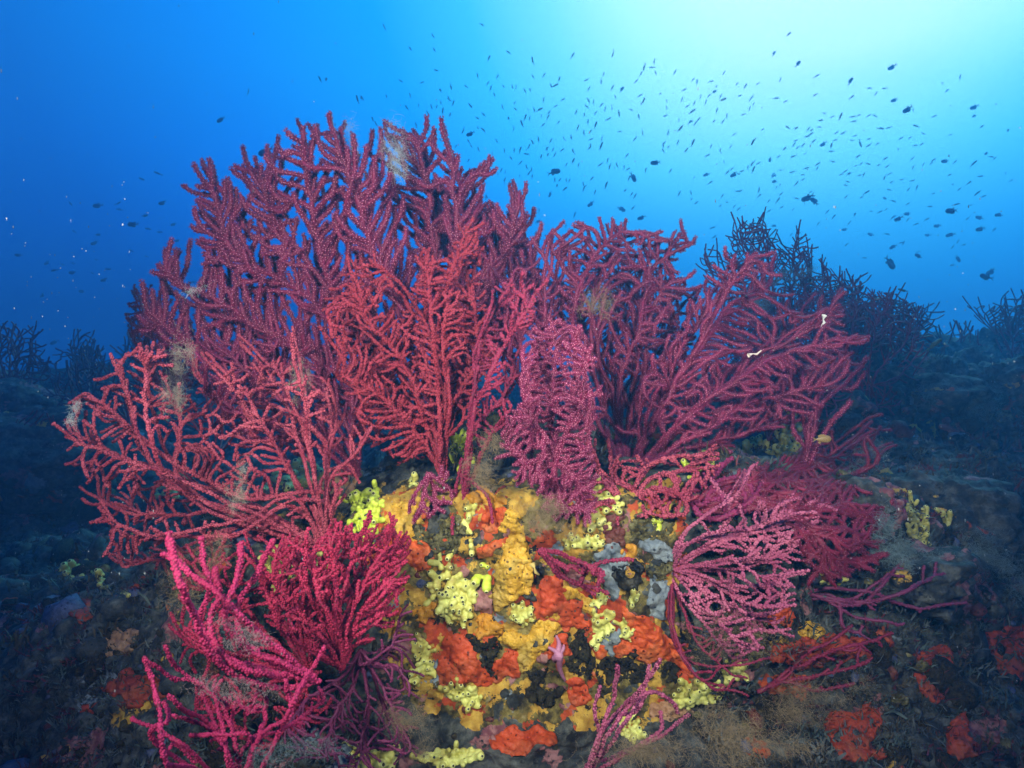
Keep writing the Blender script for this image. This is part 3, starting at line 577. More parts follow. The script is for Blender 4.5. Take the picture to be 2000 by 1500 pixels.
fan('dim maroon sea fan over the rubble at the lower right, half lost in silt', (1480, 1350),
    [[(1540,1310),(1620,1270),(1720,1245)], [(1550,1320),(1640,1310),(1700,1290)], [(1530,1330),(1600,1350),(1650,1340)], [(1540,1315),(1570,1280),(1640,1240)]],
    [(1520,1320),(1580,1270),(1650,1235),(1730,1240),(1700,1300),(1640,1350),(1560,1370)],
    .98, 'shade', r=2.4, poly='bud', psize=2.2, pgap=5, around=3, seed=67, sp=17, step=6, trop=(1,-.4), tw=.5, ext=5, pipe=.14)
fan('crimson pink sea fan lying low between the dusky tangle and the pale pink fan', (1330, 960),
    [[(1370,990),(1400,940),(1440,930)], [(1360,960),(1420,900)], [(1380,1010),(1430,1000),(1480,960)]],
    [(1340,930),(1420,900),(1480,940),(1440,1010),(1370,1010)],
    1.2, 'crimson', r=3.4, poly='bud', psize=2.4, pgap=5, around=4, seed=69, sp=16, step=6, trop=(.8,-.6), tw=.4, ext=4, pipe=.14)
# --- behind, out of reach of the flash
BG = 'dark sea fans on the reef behind'
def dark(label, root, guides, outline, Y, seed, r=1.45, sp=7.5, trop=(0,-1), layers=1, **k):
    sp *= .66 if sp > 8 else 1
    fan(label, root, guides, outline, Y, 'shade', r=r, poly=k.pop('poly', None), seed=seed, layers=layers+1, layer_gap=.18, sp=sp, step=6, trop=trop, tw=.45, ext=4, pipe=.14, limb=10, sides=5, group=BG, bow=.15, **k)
dark('tallest dark blue sea fan behind, its notched top above the sweeping crimson fan', (1530, 740), [[(1510,620),(1470,520),(1440,460)], [(1515,620),(1500,520),(1490,440)], [(1540,620),(1550,540),(1555,470)], [(1545,620),(1580,540),(1580,500)]],
     [(1425,475),(1450,440),(1490,433),(1520,480),(1530,520),(1555,460),(1585,500),(1590,560),(1570,660),(1500,680),(1450,610),(1430,530)], 2.2, 71, layers=2)
dark('dark sea fan with separate upright fingers between the notched fan and the spread fan', (1620, 790), [[(1600,680),(1580,600),(1570,540)], [(1640,680),(1670,610),(1680,555)], [(1620,680),(1630,600),(1615,525)]],
     [(1560,560),(1590,540),(1612,522),(1640,560),(1680,550),(1690,600),(1680,680),(1640,740),(1580,700)], 2.1, 73, layers=2)
dark('dark spread sea fan with long curved fingers right of the sweeping crimson fan', (1690, 830), [[(1690,720),(1710,640),(1745,570)], [(1680,730),(1660,650),(1670,600)], [(1710,730),(1770,670),(1790,610)], [(1700,760),(1760,730),(1800,680)]],
     [(1650,620),(1700,590),(1745,568),(1750,610),(1785,605),(1802,650),(1790,720),(1740,790),(1660,760)], 2.0, 75, sp=19, layers=2)
dark('small dark sea fan tip showing left of the notched fan', (1420, 640), [[(1400,560),(1375,500)], [(1410,560),(1400,495)]], [(1372,520),(1375,492),(1405,490),(1412,540),(1430,600),(1390,580)], 2.3, 77)
dark('dark sea fan in the shade at the left edge of the largest crimson fan', (345, 800), [[(310,690),(275,590)], [(320,680),(300,600)], [(300,720),(262,660)]],
     [(255,640),(258,590),(280,570),(310,590),(340,620),(380,660),(380,760),(290,760),(262,700)], 1.75, 79, sp=15, layers=2, poly='star', psize=3, pgap=6, around=4)
dark('blurred dark sea fan standing at the far left edge', (30, 860), [[(25,760),(15,660)], [(45,760),(60,660)], [(20,780),(-20,700)]], [(-40,680),(-10,645),(40,640),(50,690),(58,645),(80,680),(82,740),(60,800),(0,800),(-40,760)], 3.2, 81, sp=13, layers=2)
dark('low dark sea fan on the ridge between the left edge and the rose fan', (165, 850), [[(160,770),(150,720)], [(180,780),(200,720)]], [(105,760),(150,715),(200,705),(225,760),(200,820),(120,810)], 2.9, 83, sp=13, layers=2)
dark('wide dark sea fan making the shaded mass under the notched fan', (1560, 800), [[(1480,700),(1420,640)], [(1540,700),(1520,620)], [(1580,700),(1600,620)], [(1620,720),(1680,640)]], [(1400,660),(1460,600),(1560,600),(1640,590),(1720,640),(1700,720),(1600,780),(1460,740)], 2.35, 105)
dark('dark sea fan low in front of the spread fan, lost in shade', (1600, 900), [[(1580,820),(1540,740)], [(1620,820),(1660,740)], [(1640,840),(1720,790)]], [(1500,720),(1600,690),(1700,720),(1750,790),(1680,860),(1560,860)], 1.9, 97, sp=13)
dark('hazy dark sea fan on the far slope below the one at the right edge', (1960, 900), [[(1950,820),(1930,760)], [(1970,830),(1990,770)]], [(1900,780),(1950,745),(2020,760),(2030,840),(1960,870),(1910,840)], 2.9, 99, sp=12)
dark('dark sea fan mound left of the low boulder on the far left', (60, 960), [[(50,880),(30,830)], [(80,890),(120,840)]], [(0,850),(50,810),(120,820),(150,880),(80,930),(10,920)], 2.6, 101, sp=13)
dark('dark sea fan standing behind the low ridge fan at far left', (250, 860), [[(245,790),(230,740)], [(262,790),(285,750)]], [(205,780),(225,735),(270,725),(310,760),(300,820),(240,830)], 2.4, 103, sp=12)
dark('blurred dark sea fan at the right edge against the blue', (1985, 780), [[(1980,700),(1970,620)], [(2000,700),(2020,620)]], [(1950,640),(1975,600),(2040,590),(2060,700),(2000,760),(1958,710)], 3.1, 85, sp=13, layers=2)
dark('hazy dark sea fan right of the spread fan on the far slope', (1870, 830), [[(1860,740),(1840,670)], [(1880,740),(1910,680)]], [(1805,700),(1830,650),(1890,648),(1930,680),(1925,760),(1880,800),(1820,780)], 3.3, 87, sp=13, layers=2)
dark('dark branches filling the shade behind the sweeping crimson fan', (1500, 860), [[(1480,760),(1440,660)], [(1520,760),(1560,680)], [(1540,800),(1620,740)]], [(1400,640),(1500,620),(1600,660),(1680,720),(1640,800),(1520,820),(1420,760)], 1.75, 89, sp=16, layers=2, trop=(.4,-.8))
dark('dusky sea fan seen through the gaps of the arching crimson fan', (1180, 800), [[(1160,680),(1110,590)], [(1190,680),(1210,540)], [(1220,700),(1290,600)]], [(1080,560),(1150,500),(1240,500),(1320,560),(1330,660),(1260,740),(1150,740)], 1.7, 91, sp=17, layers=2, poly='star', psize=3, pgap=7, around=4)
dark('dusky sea fan seen through the right gaps of the largest crimson fan', (900, 800), [[(950,640),(980,520)], [(960,640),(1020,520)], [(900,640),(880,460)]], [(820,420),(900,380),(960,430),(1020,430),(1045,560),(1030,640),(940,740),(840,640)], 1.65, 93, r=4.5, sp=20, poly='star', psize=4, pgap=8, around=4)
dark('dark low sea fan behind the hanging silt above the rose fan', (420, 900), [[(420,820),(400,760)], [(470,830),(520,770)], [(380,830),(330,780)]], [(300,760),(380,720),(520,740),(560,800),(480,860),(340,850)], 1.6, 95, sp=20)

gr_ = np.random.default_rng(61)
for q in range(20):
    px = [gr_.uniform(1480, 2010), gr_.uniform(-20, 300)][int(q >= 13)]; base = 700
    for yy in range(620, 900, 4):
        if hit(px, yy, 99)[0].y < 90: base = yy; break
    Yb = hit(px, base+6, 3)[0].y; hh = gr_.uniform(60, 120)*(2.6/max(Yb, 1.8)); ww = hh*gr_.uniform(.45, .75); sk = gr_.normal(0, 14); by = base+gr_.uniform(4, 40)
    Yb = min(Yb, hit(px, by, 3)[0].y)
    ol = [(px+sk*t+ww*math.cos(a)*gr_.uniform(.75, 1.1), by-hh*.55-hh*.5*math.sin(a)*gr_.uniform(.8, 1.1)) for a in np.linspace(0, 6.28, 14)[:-1] for t in (.6,)]
    fan('small dark sea fan bush on the far ridge, fading into the blue', (px, by), [[(px+sk*.3-ww*.2, by-hh*.4), (px+sk-ww*.3, by-hh*.85)], [(px+sk*.4+ww*.2, by-hh*.45), (px+sk+ww*.35, by-hh*.8)]], ol, Yb, 'shade', r=1.4, poly=None, seed=200+q, layers=2, layer_gap=.1, sp=8, step=6, trop=(0, -1), tw=.45, ext=2, pipe=.14, limb=6, sides=4, group='small dark sea fans along the far ridge', bow=.1)
for a, k in FANS: sea_fan(*a, **k)


# ------------------------------------------------------------------ encrusting sponges, algae: thin crusts draped on the rock
def z5(*a): return [(700+x/2.7271, 850+y/2.7271) for x, y in a]
def seg_dist(poly, pts):
    d = np.full(len(pts), 1e9); n = len(poly)
    for i in range(n):
        a = np.array(poly[i]); b = np.array(poly[(i+1) % n]); ab = b-a
        t = np.clip(((pts-a)@ab)/(ab@ab+1e-9), 0, 1); d = np.minimum(d, np.linalg.norm(pts-(a+t[:, None]*ab), axis=1))
    return d
def drape(poly, thick, seed, step=3.0, edge=4.5, rag=13, rough=.6, rf=135):
    poly = np.asarray(poly, float); lo, hi = poly.min(0)-8, poly.max(0)+8
    xs = np.arange(lo[0], hi[0]+step, step); ys = np.arange(lo[1], hi[1]+step, step); gx, gy = np.meshgrid(xs, ys); pts = np.stack([gx.ravel(), gy.ravel()], 1)
    d = seg_dist(poly, pts)*np.where(inside(poly, pts), 1, -1)
    q = np.c_[pts/1000, np.full(len(pts), seed*.91)]
    d = d+rag*fbm(q, 38, seed, 3)
    keep = d > -7; ok = np.full(len(pts), -1); V = []; 
    dd = np.clip(d/edge, -.8, 1); prof = np.sin(dd*math.pi/2); nzz = fbm(q, rf, seed+4, 3)
    last = None
    for i in np.flatnonzero(keep):
        loc, nor = hit(*pts[i]); h = thick*(prof[i]+(rough*nzz[i] if prof[i] > 0 else 0))
        ok[i] = len(V); V.append(loc+(nor*.6+Vector((0, -.4, .1)))*h-Vector((0, 0, 0)))
    W = len(xs); idx = ok.reshape(len(ys), W); Q = np.stack([idx[:-1,:-1], idx[1:,:-1], idx[1:,1:], idx[:-1,1:]], -1).reshape(-1, 4); Q = Q[(Q >= 0).all(1)]
    V = np.array([tuple(v) for v in V])
    if len(Q):                                        # no sheets across a depth step
        Yq = V[Q][:, :, 1]; Q = Q[(Yq.max(1)-Yq.min(1)) < .07]
    if len(Q):                                        # one connected crust
        lab = np.arange(len(V))
        while True:
            m = lab[Q].min(1); l2 = lab.copy(); np.minimum.at(l2, Q.ravel(), np.repeat(m, 4)); l2 = l2[l2]
            if (l2 == lab).all(): break
            lab = l2
        big = np.bincount(lab[Q[:, 0]]).argmax(); Q = Q[lab[Q[:, 0]] == big]
        use = np.unique(Q); mp = np.full(len(V), -1); mp[use] = np.arange(len(use)); V = V[use]; Q = mp[Q]
    return V, Q
PM = {
 'orange': mottle('orange_sponge', [(.42,.050,.010), (.66,.10,.018), (.74,.17,.04)], scale=26, pits=85, bump=0.75, bscale=120, bdist=.004, rough=.6),
 'red':    mottle('red_orange_sponge', [(.48,.055,.014), (.66,.095,.022)], scale=24, pits=85, bump=0.68, bscale=110, bdist=.004, rough=.6),
 'dimmed_red': mottle('dimmed_red_sponge', [(.28,.032,.014), (.44,.065,.026)], scale=24, pits=60, bump=.8, bscale=90, bdist=.005, rough=.7),  # red orange sponge darkened in colour, for the dimly lit outer slopes
 'yellow': mottle('yellow_orange_sponge', [(.50,.25,.02), (.76,.43,.04), (.82,.54,.09)], scale=30, pits=85, bump=1, bscale=95, bdist=.006, rough=.55),
 'amber':  mottle('amber_sponge', [(.48,.19,.012), (.74,.33,.02)], scale=34, pits=85, bump=0.9, bscale=110, bdist=.005, rough=.55),
 'grey':   mottle('grey_sponge', [(.11,.135,.16), (.24,.28,.30), (.33,.37,.37)], scale=42, pits=85, bump=0.9, bscale=140, bdist=.004, rough=.7),
 'slate':  mottle('slate_sponge', [(.030,.034,.036), (.07,.075,.075)], scale=30, pits=85, bump=0.75, bscale=120, rough=.8),
 'turf':   mottle('dark_algae', [(.006,.005,.004), (.030,.022,.010), (.075,.06,.025)], scale=150, pits=85, bump=1, bscale=330, bdist=.006, rough=.9, pos=(.38,.5,.68)),
 'pink':   mottle('pink_coralline', [(.30,.11,.10), (.50,.24,.22)], scale=60, pits=85, bump=0.6, bscale=160, rough=.7),
 'maroon': mottle('maroon_sponge', [(.09,.018,.014), (.17,.04,.03)], scale=40, pits=85, bump=0.75, bscale=120, rough=.6),
 'black':  mottle('black_sponge', [(.004,.004,.004), (.012,.012,.012)], scale=40, pits=85, bump=0.6, bscale=150, rough=.55),
 'olive':  mottle('olive_turf', [(.04,.034,.012), (.14,.12,.04), (.28,.25,.12)], scale=70, pits=85, bump=1, bscale=180, bdist=.007, rough=.85),
 'tan':    mottle('tan_sponge', [(.30,.14,.06), (.50,.30,.18)], scale=30, pits=85, bump=0.75, bscale=90, rough=.7),
 'blue':   mottle('blue_grey_crust', [(.04,.05,.12), (.12,.14,.24)], scale=60, pits=85, bump=0.75, bscale=160, rough=.8),
}
def crust(label, mat, poly, thick=.006, seed=None, name='encrusting_sponge', cat='sponge', **k):
    crust.n += 1; V, Q = drape(poly, .0042+thick*.22, seed or crust.n, **k)
    if len(Q) < 4: return
    c = V.mean(0); o = mesh_np(name, V-c, [Q], PM[mat]); o.location = c; tag(o, label, cat, 'crusts on the reef wall'); return o
crust.n = 0
CR = [
 ('yellow orange crust left of the slate grey hollow at the top left of the wall','yellow',z5((150,450),(180,350),(240,330),(310,370),(335,460),(295,490),(335,580),(250,560),(210,500)),.012),
 ('orange crust left of the big knobbly yellow sponge','orange',z5((-20,570),(80,560),(170,530),(240,525),(310,565),(380,590),(405,640),(430,735),(300,722),(260,670),(170,645),(90,650),(-20,665)),.008),
 ('long mustard yellow crust running down the middle of the wall, holed near its foot','yellow',z5((780,390),(840,420),(885,520),(925,590),(915,690),(935,750),(905,830),(850,870),(800,900),(755,925),(695,850),(735,790),(715,700),(755,620),(800,540),(765,470)),.016),
 ('amber crust under the magenta stems at the top of the wall','amber',z5((570,320),(640,290),(720,300),(790,335),(810,390),(750,370),(690,365),(620,375)),.010),
 ('orange crust below the amber crust, right of the thin magenta twigs','orange',z5((640,420),(720,370),(790,380),(785,450),(735,505),(655,480)),.007),
 ('striped orange crust between olive turf and the mustard yellow crust','orange',z5((625,600),(700,570),(805,540),(765,600),(705,645),(650,640)),.005),
 ('ragged mustard crust below the middle, spreading down to a point','yellow',z5((780,1050),(860,1045),(940,980),(1060,915),(1075,1000),(1055,1080),(1000,1150),(940,1185),(905,1230),(860,1262),(845,1150),(790,1115),(720,1080)),.009),
 ('lumpy amber cushion sponge overhanging dark turf left of the ragged mustard crust','amber',z5((615,990),(680,955),(740,990),(800,1050),(740,1075),(690,1065),(630,1045)),.020),
 ('small amber cushion sponge under the left arm of the big knobbly yellow sponge','amber',z5((265,930),(320,895),(410,910),(430,960),(380,995),(300,990)),.016),
 ('mustard step shaped crust right of the dark orange crust','yellow',z5((1095,800),(1180,790),(1245,860),(1245,950),(1200,945),(1150,890),(1098,895)),.007),
 ('deep orange crust under the small drooping magenta fan','red',z5((955,800),(1000,740),(1060,735),(1095,830),(1100,885),(1180,885),(1212,960),(1212,1015),(1110,1032),(1050,985),(920,1012),(970,930)),.007),
 ('large flat red orange crust at the lower left of the wall','red',z5((470,1060),(585,1055),(625,1180),(672,1260),(720,1300),(690,1345),(640,1345),(550,1322),(480,1332),(418,1342),(405,1250),(415,1150)),.008),
 ('red orange crust between the two dark turf patches at the bottom of the wall','red',z5((755,1150),(830,1135),(862,1230),(855,1285),(770,1292),(730,1335),(708,1230)),.006),
 ('narrow red orange crust behind the mauve starfish','red',z5((1055,1075),(1115,1075),(1115,1205),(1060,1245),(1028,1150)),.006),
 ('largest orange crust, spreading across the right of the wall','orange',z5((1395,930),(1480,915),(1545,955),(1635,1010),(1690,1060),(1745,1180),(1805,1280),(1795,1315),(1690,1322),(1700,1235),(1600,1195),(1540,1245),(1450,1175),(1368,1175),(1365,1080),(1445,1070),(1425,990)),.008),
 ('orange strip left of the grey lobe beside the largest orange crust','orange',z5((1238,1085),(1300,1095),(1335,1170),(1260,1255),(1238,1170)),.006),
 ('ragged orange crust at the foot of the wall below the starfish','red',z5((1105,1310),(1180,1285),(1235,1330),(1225,1400),(1160,1455),(1105,1390)),.007),
 ('pale grey crust above the black sponge','grey',z5((1215,680),(1290,620),(1360,588),(1425,608),(1452,690),(1405,740),(1425,830),(1385,872),(1300,835),(1268,780),(1228,765)),.009),
 ('smooth grey lobed sponge with one pore right of the amber spots','grey',z5((1485,590),(1550,565),(1605,585),(1665,615),(1665,672),(1600,662),(1560,655),(1500,645)),.014),
 ('blue grey crust right of the black sponge','grey',z5((1525,780),(1600,735),(1642,800),(1645,900),(1655,995),(1580,982),(1485,900),(1528,860)),.009),
 ('small grey lobe hanging between orange strips','grey',z5((1295,1090),(1360,1058),(1372,1130),(1352,1172),(1308,1152)),.012),
 ('small dark grey lobe at the top edge of the largest orange crust','slate',z5((1615,1005),(1682,1015),(1672,1075),(1625,1072)),.010),
 ('black lumpy sponge with two arms on the grey crusts','black',z5((1345,700),(1412,695),(1432,735),(1478,668),(1522,690),(1525,780),(1492,832),(1440,822),(1400,805),(1368,762)),.022),
 ('amber blob on top of the pale grey crust','amber',z5((1418,580),(1470,560),(1502,600),(1472,662),(1435,645)),.014),
 ('small amber spot beside the amber blob','amber',z5((1370,620),(1415,610),(1420,650),(1380,655)),.008),
 ('orange crust behind the lime yellow finger sponges at the top right','orange',z5((1555,330),(1610,295),(1625,400),(1592,435),(1545,380)),.009),
 ('bright orange cushion at the top right of the wall','orange',z5((1475,235),(1540,215),(1578,255),(1560,275),(1490,272)),.014),
 ('dark slate grey crust at the top left of the wall','slate',z5((360,340),(450,315),(475,400),(445,480),(395,535),(352,440)),.006),
 ('dark slate patch above the red orange slope, between yellow sponges','slate',z5((880,850),(930,830),(950,880),(915,900)),.006),
 ('dark slate patch on the ragged mustard crust','slate',z5((955,1080),(1000,1060),(1020,1110),(985,1140),(950,1120)),.010),
 ('slate patch below the slate hollow','slate',z5((415,580),(480,565),(495,605),(430,620)),.006),
 ('dark bristly turf between the two red orange crusts','turf',z5((585,1065),(720,1065),(752,1130),(722,1200),(735,1292),(680,1265),(640,1170)),.010),
 ('dark bristly turf column left of the largest orange crust','turf',z5((1110,1040),(1222,1015),(1240,1150),(1262,1245),(1230,1295),(1118,1265),(1118,1150)),.010),
 ('dark turf block at the bottom centre of the wall','turf',z5((895,1250),(1000,1255),(1005,1340),(1085,1350),(1065,1455),(895,1435)),.010),
 ('dark turf under the largest orange crust','turf',z5((1255,1250),(1330,1185),(1430,1150),(1545,1240),(1535,1315),(1400,1335),(1265,1405)),.010),
 ('dark turf corner beside the pink sea fan drooping along the orange','turf',z5((1600,1235),(1650,1190),(1705,1195),(1690,1320),(1620,1310)),.008),
 ('pale pink crust right of the drooping magenta fan','pink',z5((1105,710),(1200,725),(1245,790),(1130,785)),.005),
 ('pale pink round crust beside the starfish','pink',z5((925,1180),(1010,1145),(1045,1190),(992,1255),(935,1235)),.006),
 ('pale pink crust right of the big knobbly yellow sponge','pink',z5((610,870),(660,825),(725,890),(705,935),(615,935)),.005),
 ('pale pink wedge above the big knobbly yellow sponge','pink',z5((505,755),(575,685),(595,720),(560,775)),.005),
 ('maroon round crust at the upper right of the wall','maroon',z5((1300,470),(1370,460),(1430,520),(1420,590),(1340,610),(1300,550)),.007),
 ('maroon crust above the round maroon one','maroon',z5((1310,410),(1400,405),(1430,445),(1370,470),(1310,455)),.006),
 ('olive turf around the slate hollow','olive',z5((300,470),(400,540),(480,420),(560,400),(600,520),(520,620),(400,640),(330,590)),.006),
 ('olive turf right of the maroon crusts','olive',z5((1440,440),(1560,430),(1690,440),(1700,520),(1560,570),(1450,560)),.007),
 ('olive turf right of the black sponge','olive',z5((1520,680),(1620,680),(1660,700),(1620,740),(1540,780)),.006),
 ('tan smooth sponge behind the stem of the rose red fan','tan',[(622,900),(655,870),(700,885),(712,930),(690,975),(640,980),(618,950)],.02),
 ('dull blue crust under the right branches of the rose red fan','blue',[(430,1050),(500,1030),(560,1030),(560,1065),(500,1085),(440,1080)],.008),
 ('orange crust at the top right edge below the pale pink fan','red',[(1500,1190),(1535,1185),(1550,1215),(1535,1235),(1505,1225)],.01),
 ('mustard crust on the rubble right of the pale pink fan','yellow',[(1560,1225),(1600,1205),(1605,1235),(1570,1245)],.01),
 ('long orange crust in the gully right of the drooping fan','dimmed_red',[(1510,1255),(1600,1240),(1680,1240),(1740,1230),(1740,1260),(1640,1300),(1560,1310),(1510,1290)],.01),
 ('dim red crust on the lower right slope, upper of two','dimmed_red',[(1780,1270),(1850,1260),(1860,1340),(1830,1375),(1790,1350)],.008),
 ('dim red crust at the right edge of the frame','dimmed_red',[(1925,1240),(2010,1220),(2010,1330),(1950,1330)],.008),
 ('wide dim red crust near the bottom right','dimmed_red',[(1620,1390),(1700,1370),(1730,1410),(1700,1450),(1740,1480),(1640,1490),(1610,1440)],.008),
 ('dim red crust low at the bottom right corner','dimmed_red',[(1850,1400),(1890,1380),(1900,1470),(1860,1500)],.008),
 ('orange crust on the ledge at the very bottom of the wall','red',[(955,1435),(1010,1420),(1080,1425),(1085,1450),(1020,1470),(960,1465)],.008),
 ('dull orange ledge crust behind the slim pink fan','tan',[(1270,1375),(1330,1370),(1360,1385),(1330,1405),(1270,1400)],.008),
 ('faint red crust on the dark left slope, larger one','dimmed_red',[(200,1345),(260,1310),(310,1320),(320,1360),(260,1380)],.01),
 ('faint pinkish crust on the dark left slope','tan',[(180,1270),(230,1220),(265,1235),(255,1270),(200,1290)],.012),
 ('faint red crust low on the dark left slope','dimmed_red',[(155,1390),(190,1375),(205,1400),(185,1425),(160,1415)],.01),
 ('faint red crust above the pinkish crust on the left slope','dimmed_red',[(130,1180),(165,1160),(185,1200),(150,1220)],.01),
]
PM['wall'] = rock_mat('wall_cover', [(.34, (.012,.010,.006)), (.45, (.06,.045,.015)), (.53, (.15,.115,.03)), (.62, (.26,.20,.06)), (.74, (.40,.34,.17))], (.60,.545,.52,.63,.60), 2.4)
wv_, wq_ = drape([(735,965),(800,935),(900,930),(1000,930),(1120,960),(1230,930),(1330,930),(1350,1040),(1320,1150),(1370,1330),(1330,1400),(1200,1420),(900,1415),(800,1380),(760,1280),(745,1120)], .0018, 77, step=3.4, rough=1.5, rf=50, rag=20)
tag(mesh_np('turf_cover', wv_, [wq_], PM['wall']), kind='stuff')
for l, m, p, t in CR: crust(l, m, p, t, **(dict(rough=1.8, rf=170) if m in ('turf', 'olive') else {}))

# ------------------------------------------------------------------ knobbly yellow sponges: fused lobes, each ending in a pore
M_SP = mottle('yellow_sponge', [(.30,.22,.06), (.50,.46,.10), (.62,.62,.18)], scale=28, bump=.25, bscale=160, bdist=.002, rough=.55, sss=.15, pos=(.33,.5,.6))
M_SPL = mottle('lime_sponge', [(.42,.48,.04), (.58,.66,.08)], scale=22, bump=.2, bscale=160, bdist=.002, rough=.5, sss=.15)
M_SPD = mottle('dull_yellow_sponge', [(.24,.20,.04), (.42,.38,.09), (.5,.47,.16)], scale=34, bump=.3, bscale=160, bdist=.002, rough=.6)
M_RIM = mottle('pore_rim', [(.62,.63,.22)], bump=0, rough=.5); M_PIT_SHADE = mottle('pore_pit_shade', [(.05,.04,.014)], bump=0)  # near-black pit colour paints the shade of a deeper pore
def ico(sub=2):
    import bmesh
    bm = bmesh.new(); bmesh.ops.create_icosphere(bm, subdivisions=sub, radius=1); v = np.array([x.co[:] for x in bm.verts]); f = np.array([[y.index for y in x.verts] for x in bm.faces]); bm.free(); return v, f
I1 = ico(1); I2 = ico(2)
def pore_mesh():
    prof = [(1.02, -.35), (1.0, .05), (.88, .2), (.66, .2), (.5, .12), (.42, .03)]; n = 10; V = []; F = []; mi = []
    for r, z in prof: V += [(r*math.cos(2*math.pi*k/n), r*math.sin(2*math.pi*k/n), z) for k in range(n)]
    for j in range(len(prof)-1):
        for k in range(n): F.append((j*n+k, j*n+(k+1) % n, (j+1)*n+(k+1) % n, (j+1)*n+k)); mi.append(1 if j >= 3 else 0)
    V.append((0, 0, .03)); b = (len(prof)-1)*n; T = [(b+k, b+(k+1) % n, len(V)-1) for k in range(n)]
    o = mesh_np('osculum', V, [F, T], [M_RIM, M_PIT_SHADE], mi=[mi, [1]*n]); me = o.data; bpy.data.objects.remove(o); return me
PORE = pore_mesh()
SPN = 0
def sponge(label, poly, r=10, seed=1, mat=None, length=2.0, fill=1.05, pores=14, up=.25, lobes=None, group='knobbly yellow sponges', vox=None, down=0., cover=1.):
    """poly: outline in photograph pixels filled with lobes, or lobes = [(x0,y0,x1,y1,r)] traced one by one (pixels)"""
    global SPN; SPN += 1
    g = np.random.default_rng(seed); parts = []; tips = []
    bases = []
    def lobe(x0, y0, x1, y1, rr, out=1.):
        a, n = hit(x0, y0)
        if bases:
            q = min(bases, key=lambda t: (t[0]-x0)**2+(t[1]-y0)**2); dd = math.hypot(q[0]-x0, q[1]-y0); m_ = max(2, int(dd/(min(rr, q[2])*.6))+1); ra = min(rr, q[2])*.62
            h0 = hit(q[0], q[1])[0]; last = None
            for t in np.linspace(0, 1, m_):
                hp, hn = hit(q[0]+(x0-q[0])*t, q[1]+(y0-q[1])*t); R2 = ra*K*hp.y/1000
                if last is not None and R2*.9 < (hp-last[0]).length < .09:
                    for t2 in np.linspace(0, 1, min(40, int((hp-last[0]).length/(R2*.7))+2)): parts.append((last[0].lerp(hp, t2), R2))
                parts.append((hp+hn*R2*.2, R2)); last = (hp, hn)
        bases.append((x0, y0, rr)); b, n2 = hit(x1, y1)
        s = K*a.y/1000; R_ = rr*s
        b = P(x1, y1, min(a.y, b.y)-R_*out); a2 = a+n*R_*.1
        for t in np.linspace(0, 1, max(3, int((b-a2).length/(R_*.6))+1)):
            parts.append((a2.lerp(b, t), R_*(.92+.16*t)*(1 if t < .99 else .95)*g.uniform(.93, 1.07)))
        d = (b-a2).normalized(); tips.append((b, (d+Vector((0, -.35, 0))).normalized(), R_))
    if lobes:
        for q in lobes: lobe(*q)
    if poly is not None:
        o = np.asarray(poly, float); lo, hi = o.min(0), o.max(0); n = int(np.prod((hi-lo)/(r*fill))*6)+40; got = []
        c = o.mean(0)
        for bx in np.arange(lo[0], hi[0], r*.95):            # the spreading base the lobes rise from
            for by in np.arange(lo[1], hi[1], r*.95):
                p = np.array([bx, by])+g.normal(0, r*.2, 2)
                if inside(o, p[None])[0] and vnoise(np.r_[p/(r*4), seed*.77]) > -.35:
                    h_, n_ = hit(*p); R2 = r*.62*K*h_.y/1000; parts.append((h_+n_*R2*.15, R2*g.uniform(.8, 1.15)))
        for p in g.uniform(lo, hi, (n, 2)):
            if not inside(o, p[None])[0] or vnoise(np.r_[p/(r*4), seed*.77]) < -.3: continue
            if got and np.linalg.norm(np.array(got)-p, axis=1).min() < r*fill: continue
            if g.random() > cover: continue
            got.append(p); rr = r*g.uniform(.42, .85); v = (p-c)/(np.linalg.norm(hi-lo)+1e-6)*r*1.6+g.normal(0, r*.5, 2)+np.array([0, -up*r+down*r])
            lobe(p[0], p[1], p[0]+v[0], p[1]+v[1], rr, g.uniform(.6, length))
    if not parts: return
    Vs, Fs = [], []
    for k, (c_, r_) in enumerate(parts): Vs.append(I2[0]*r_+np.array(c_)); Fs.append(I2[1]+k*len(I2[0]))
    V = np.vstack(Vs); base = Vector(tuple(np.array([tuple(p[0]) for p in parts]).mean(0)))
    tmp = mesh_np('sponge_raw', V-np.array(base), [np.vstack(Fs)], M_SP)
    rm = tmp.modifiers.new('r', 'REMESH'); rm.mode = 'VOXEL'; rm.voxel_size = vox or max(.0014, np.median([p[1] for p in parts])*.19)
    sm = tmp.modifiers.new('s', 'SMOOTH'); sm.factor = .6; sm.iterations = 4
    dg = bpy.context.evaluated_depsgraph_get(); me = bpy.data.meshes.new_from_object(tmp.evaluated_get(dg)); me.name = 'yellow_sponge'
    co = np.empty(len(me.vertices)*3); me.vertices.foreach_get('co', co); co = co.reshape(-1, 3); no = np.empty_like(co).ravel(); me.vertices.foreach_get('normal', no); no = no.reshape(-1, 3)
    ed = np.empty(len(me.edges)*2, int); me.edges.foreach_get('vertices', ed); ed = ed.reshape(-1, 2); lab = np.arange(len(co))
    while True:
        m = lab[ed].min(1); l2 = lab.copy(); np.minimum.at(l2, ed.ravel(), np.repeat(m, 2)); l2 = l2[l2]
        if (l2 == lab).all(): break
        lab = l2
    keep_ = lab == np.bincount(lab).argmax()
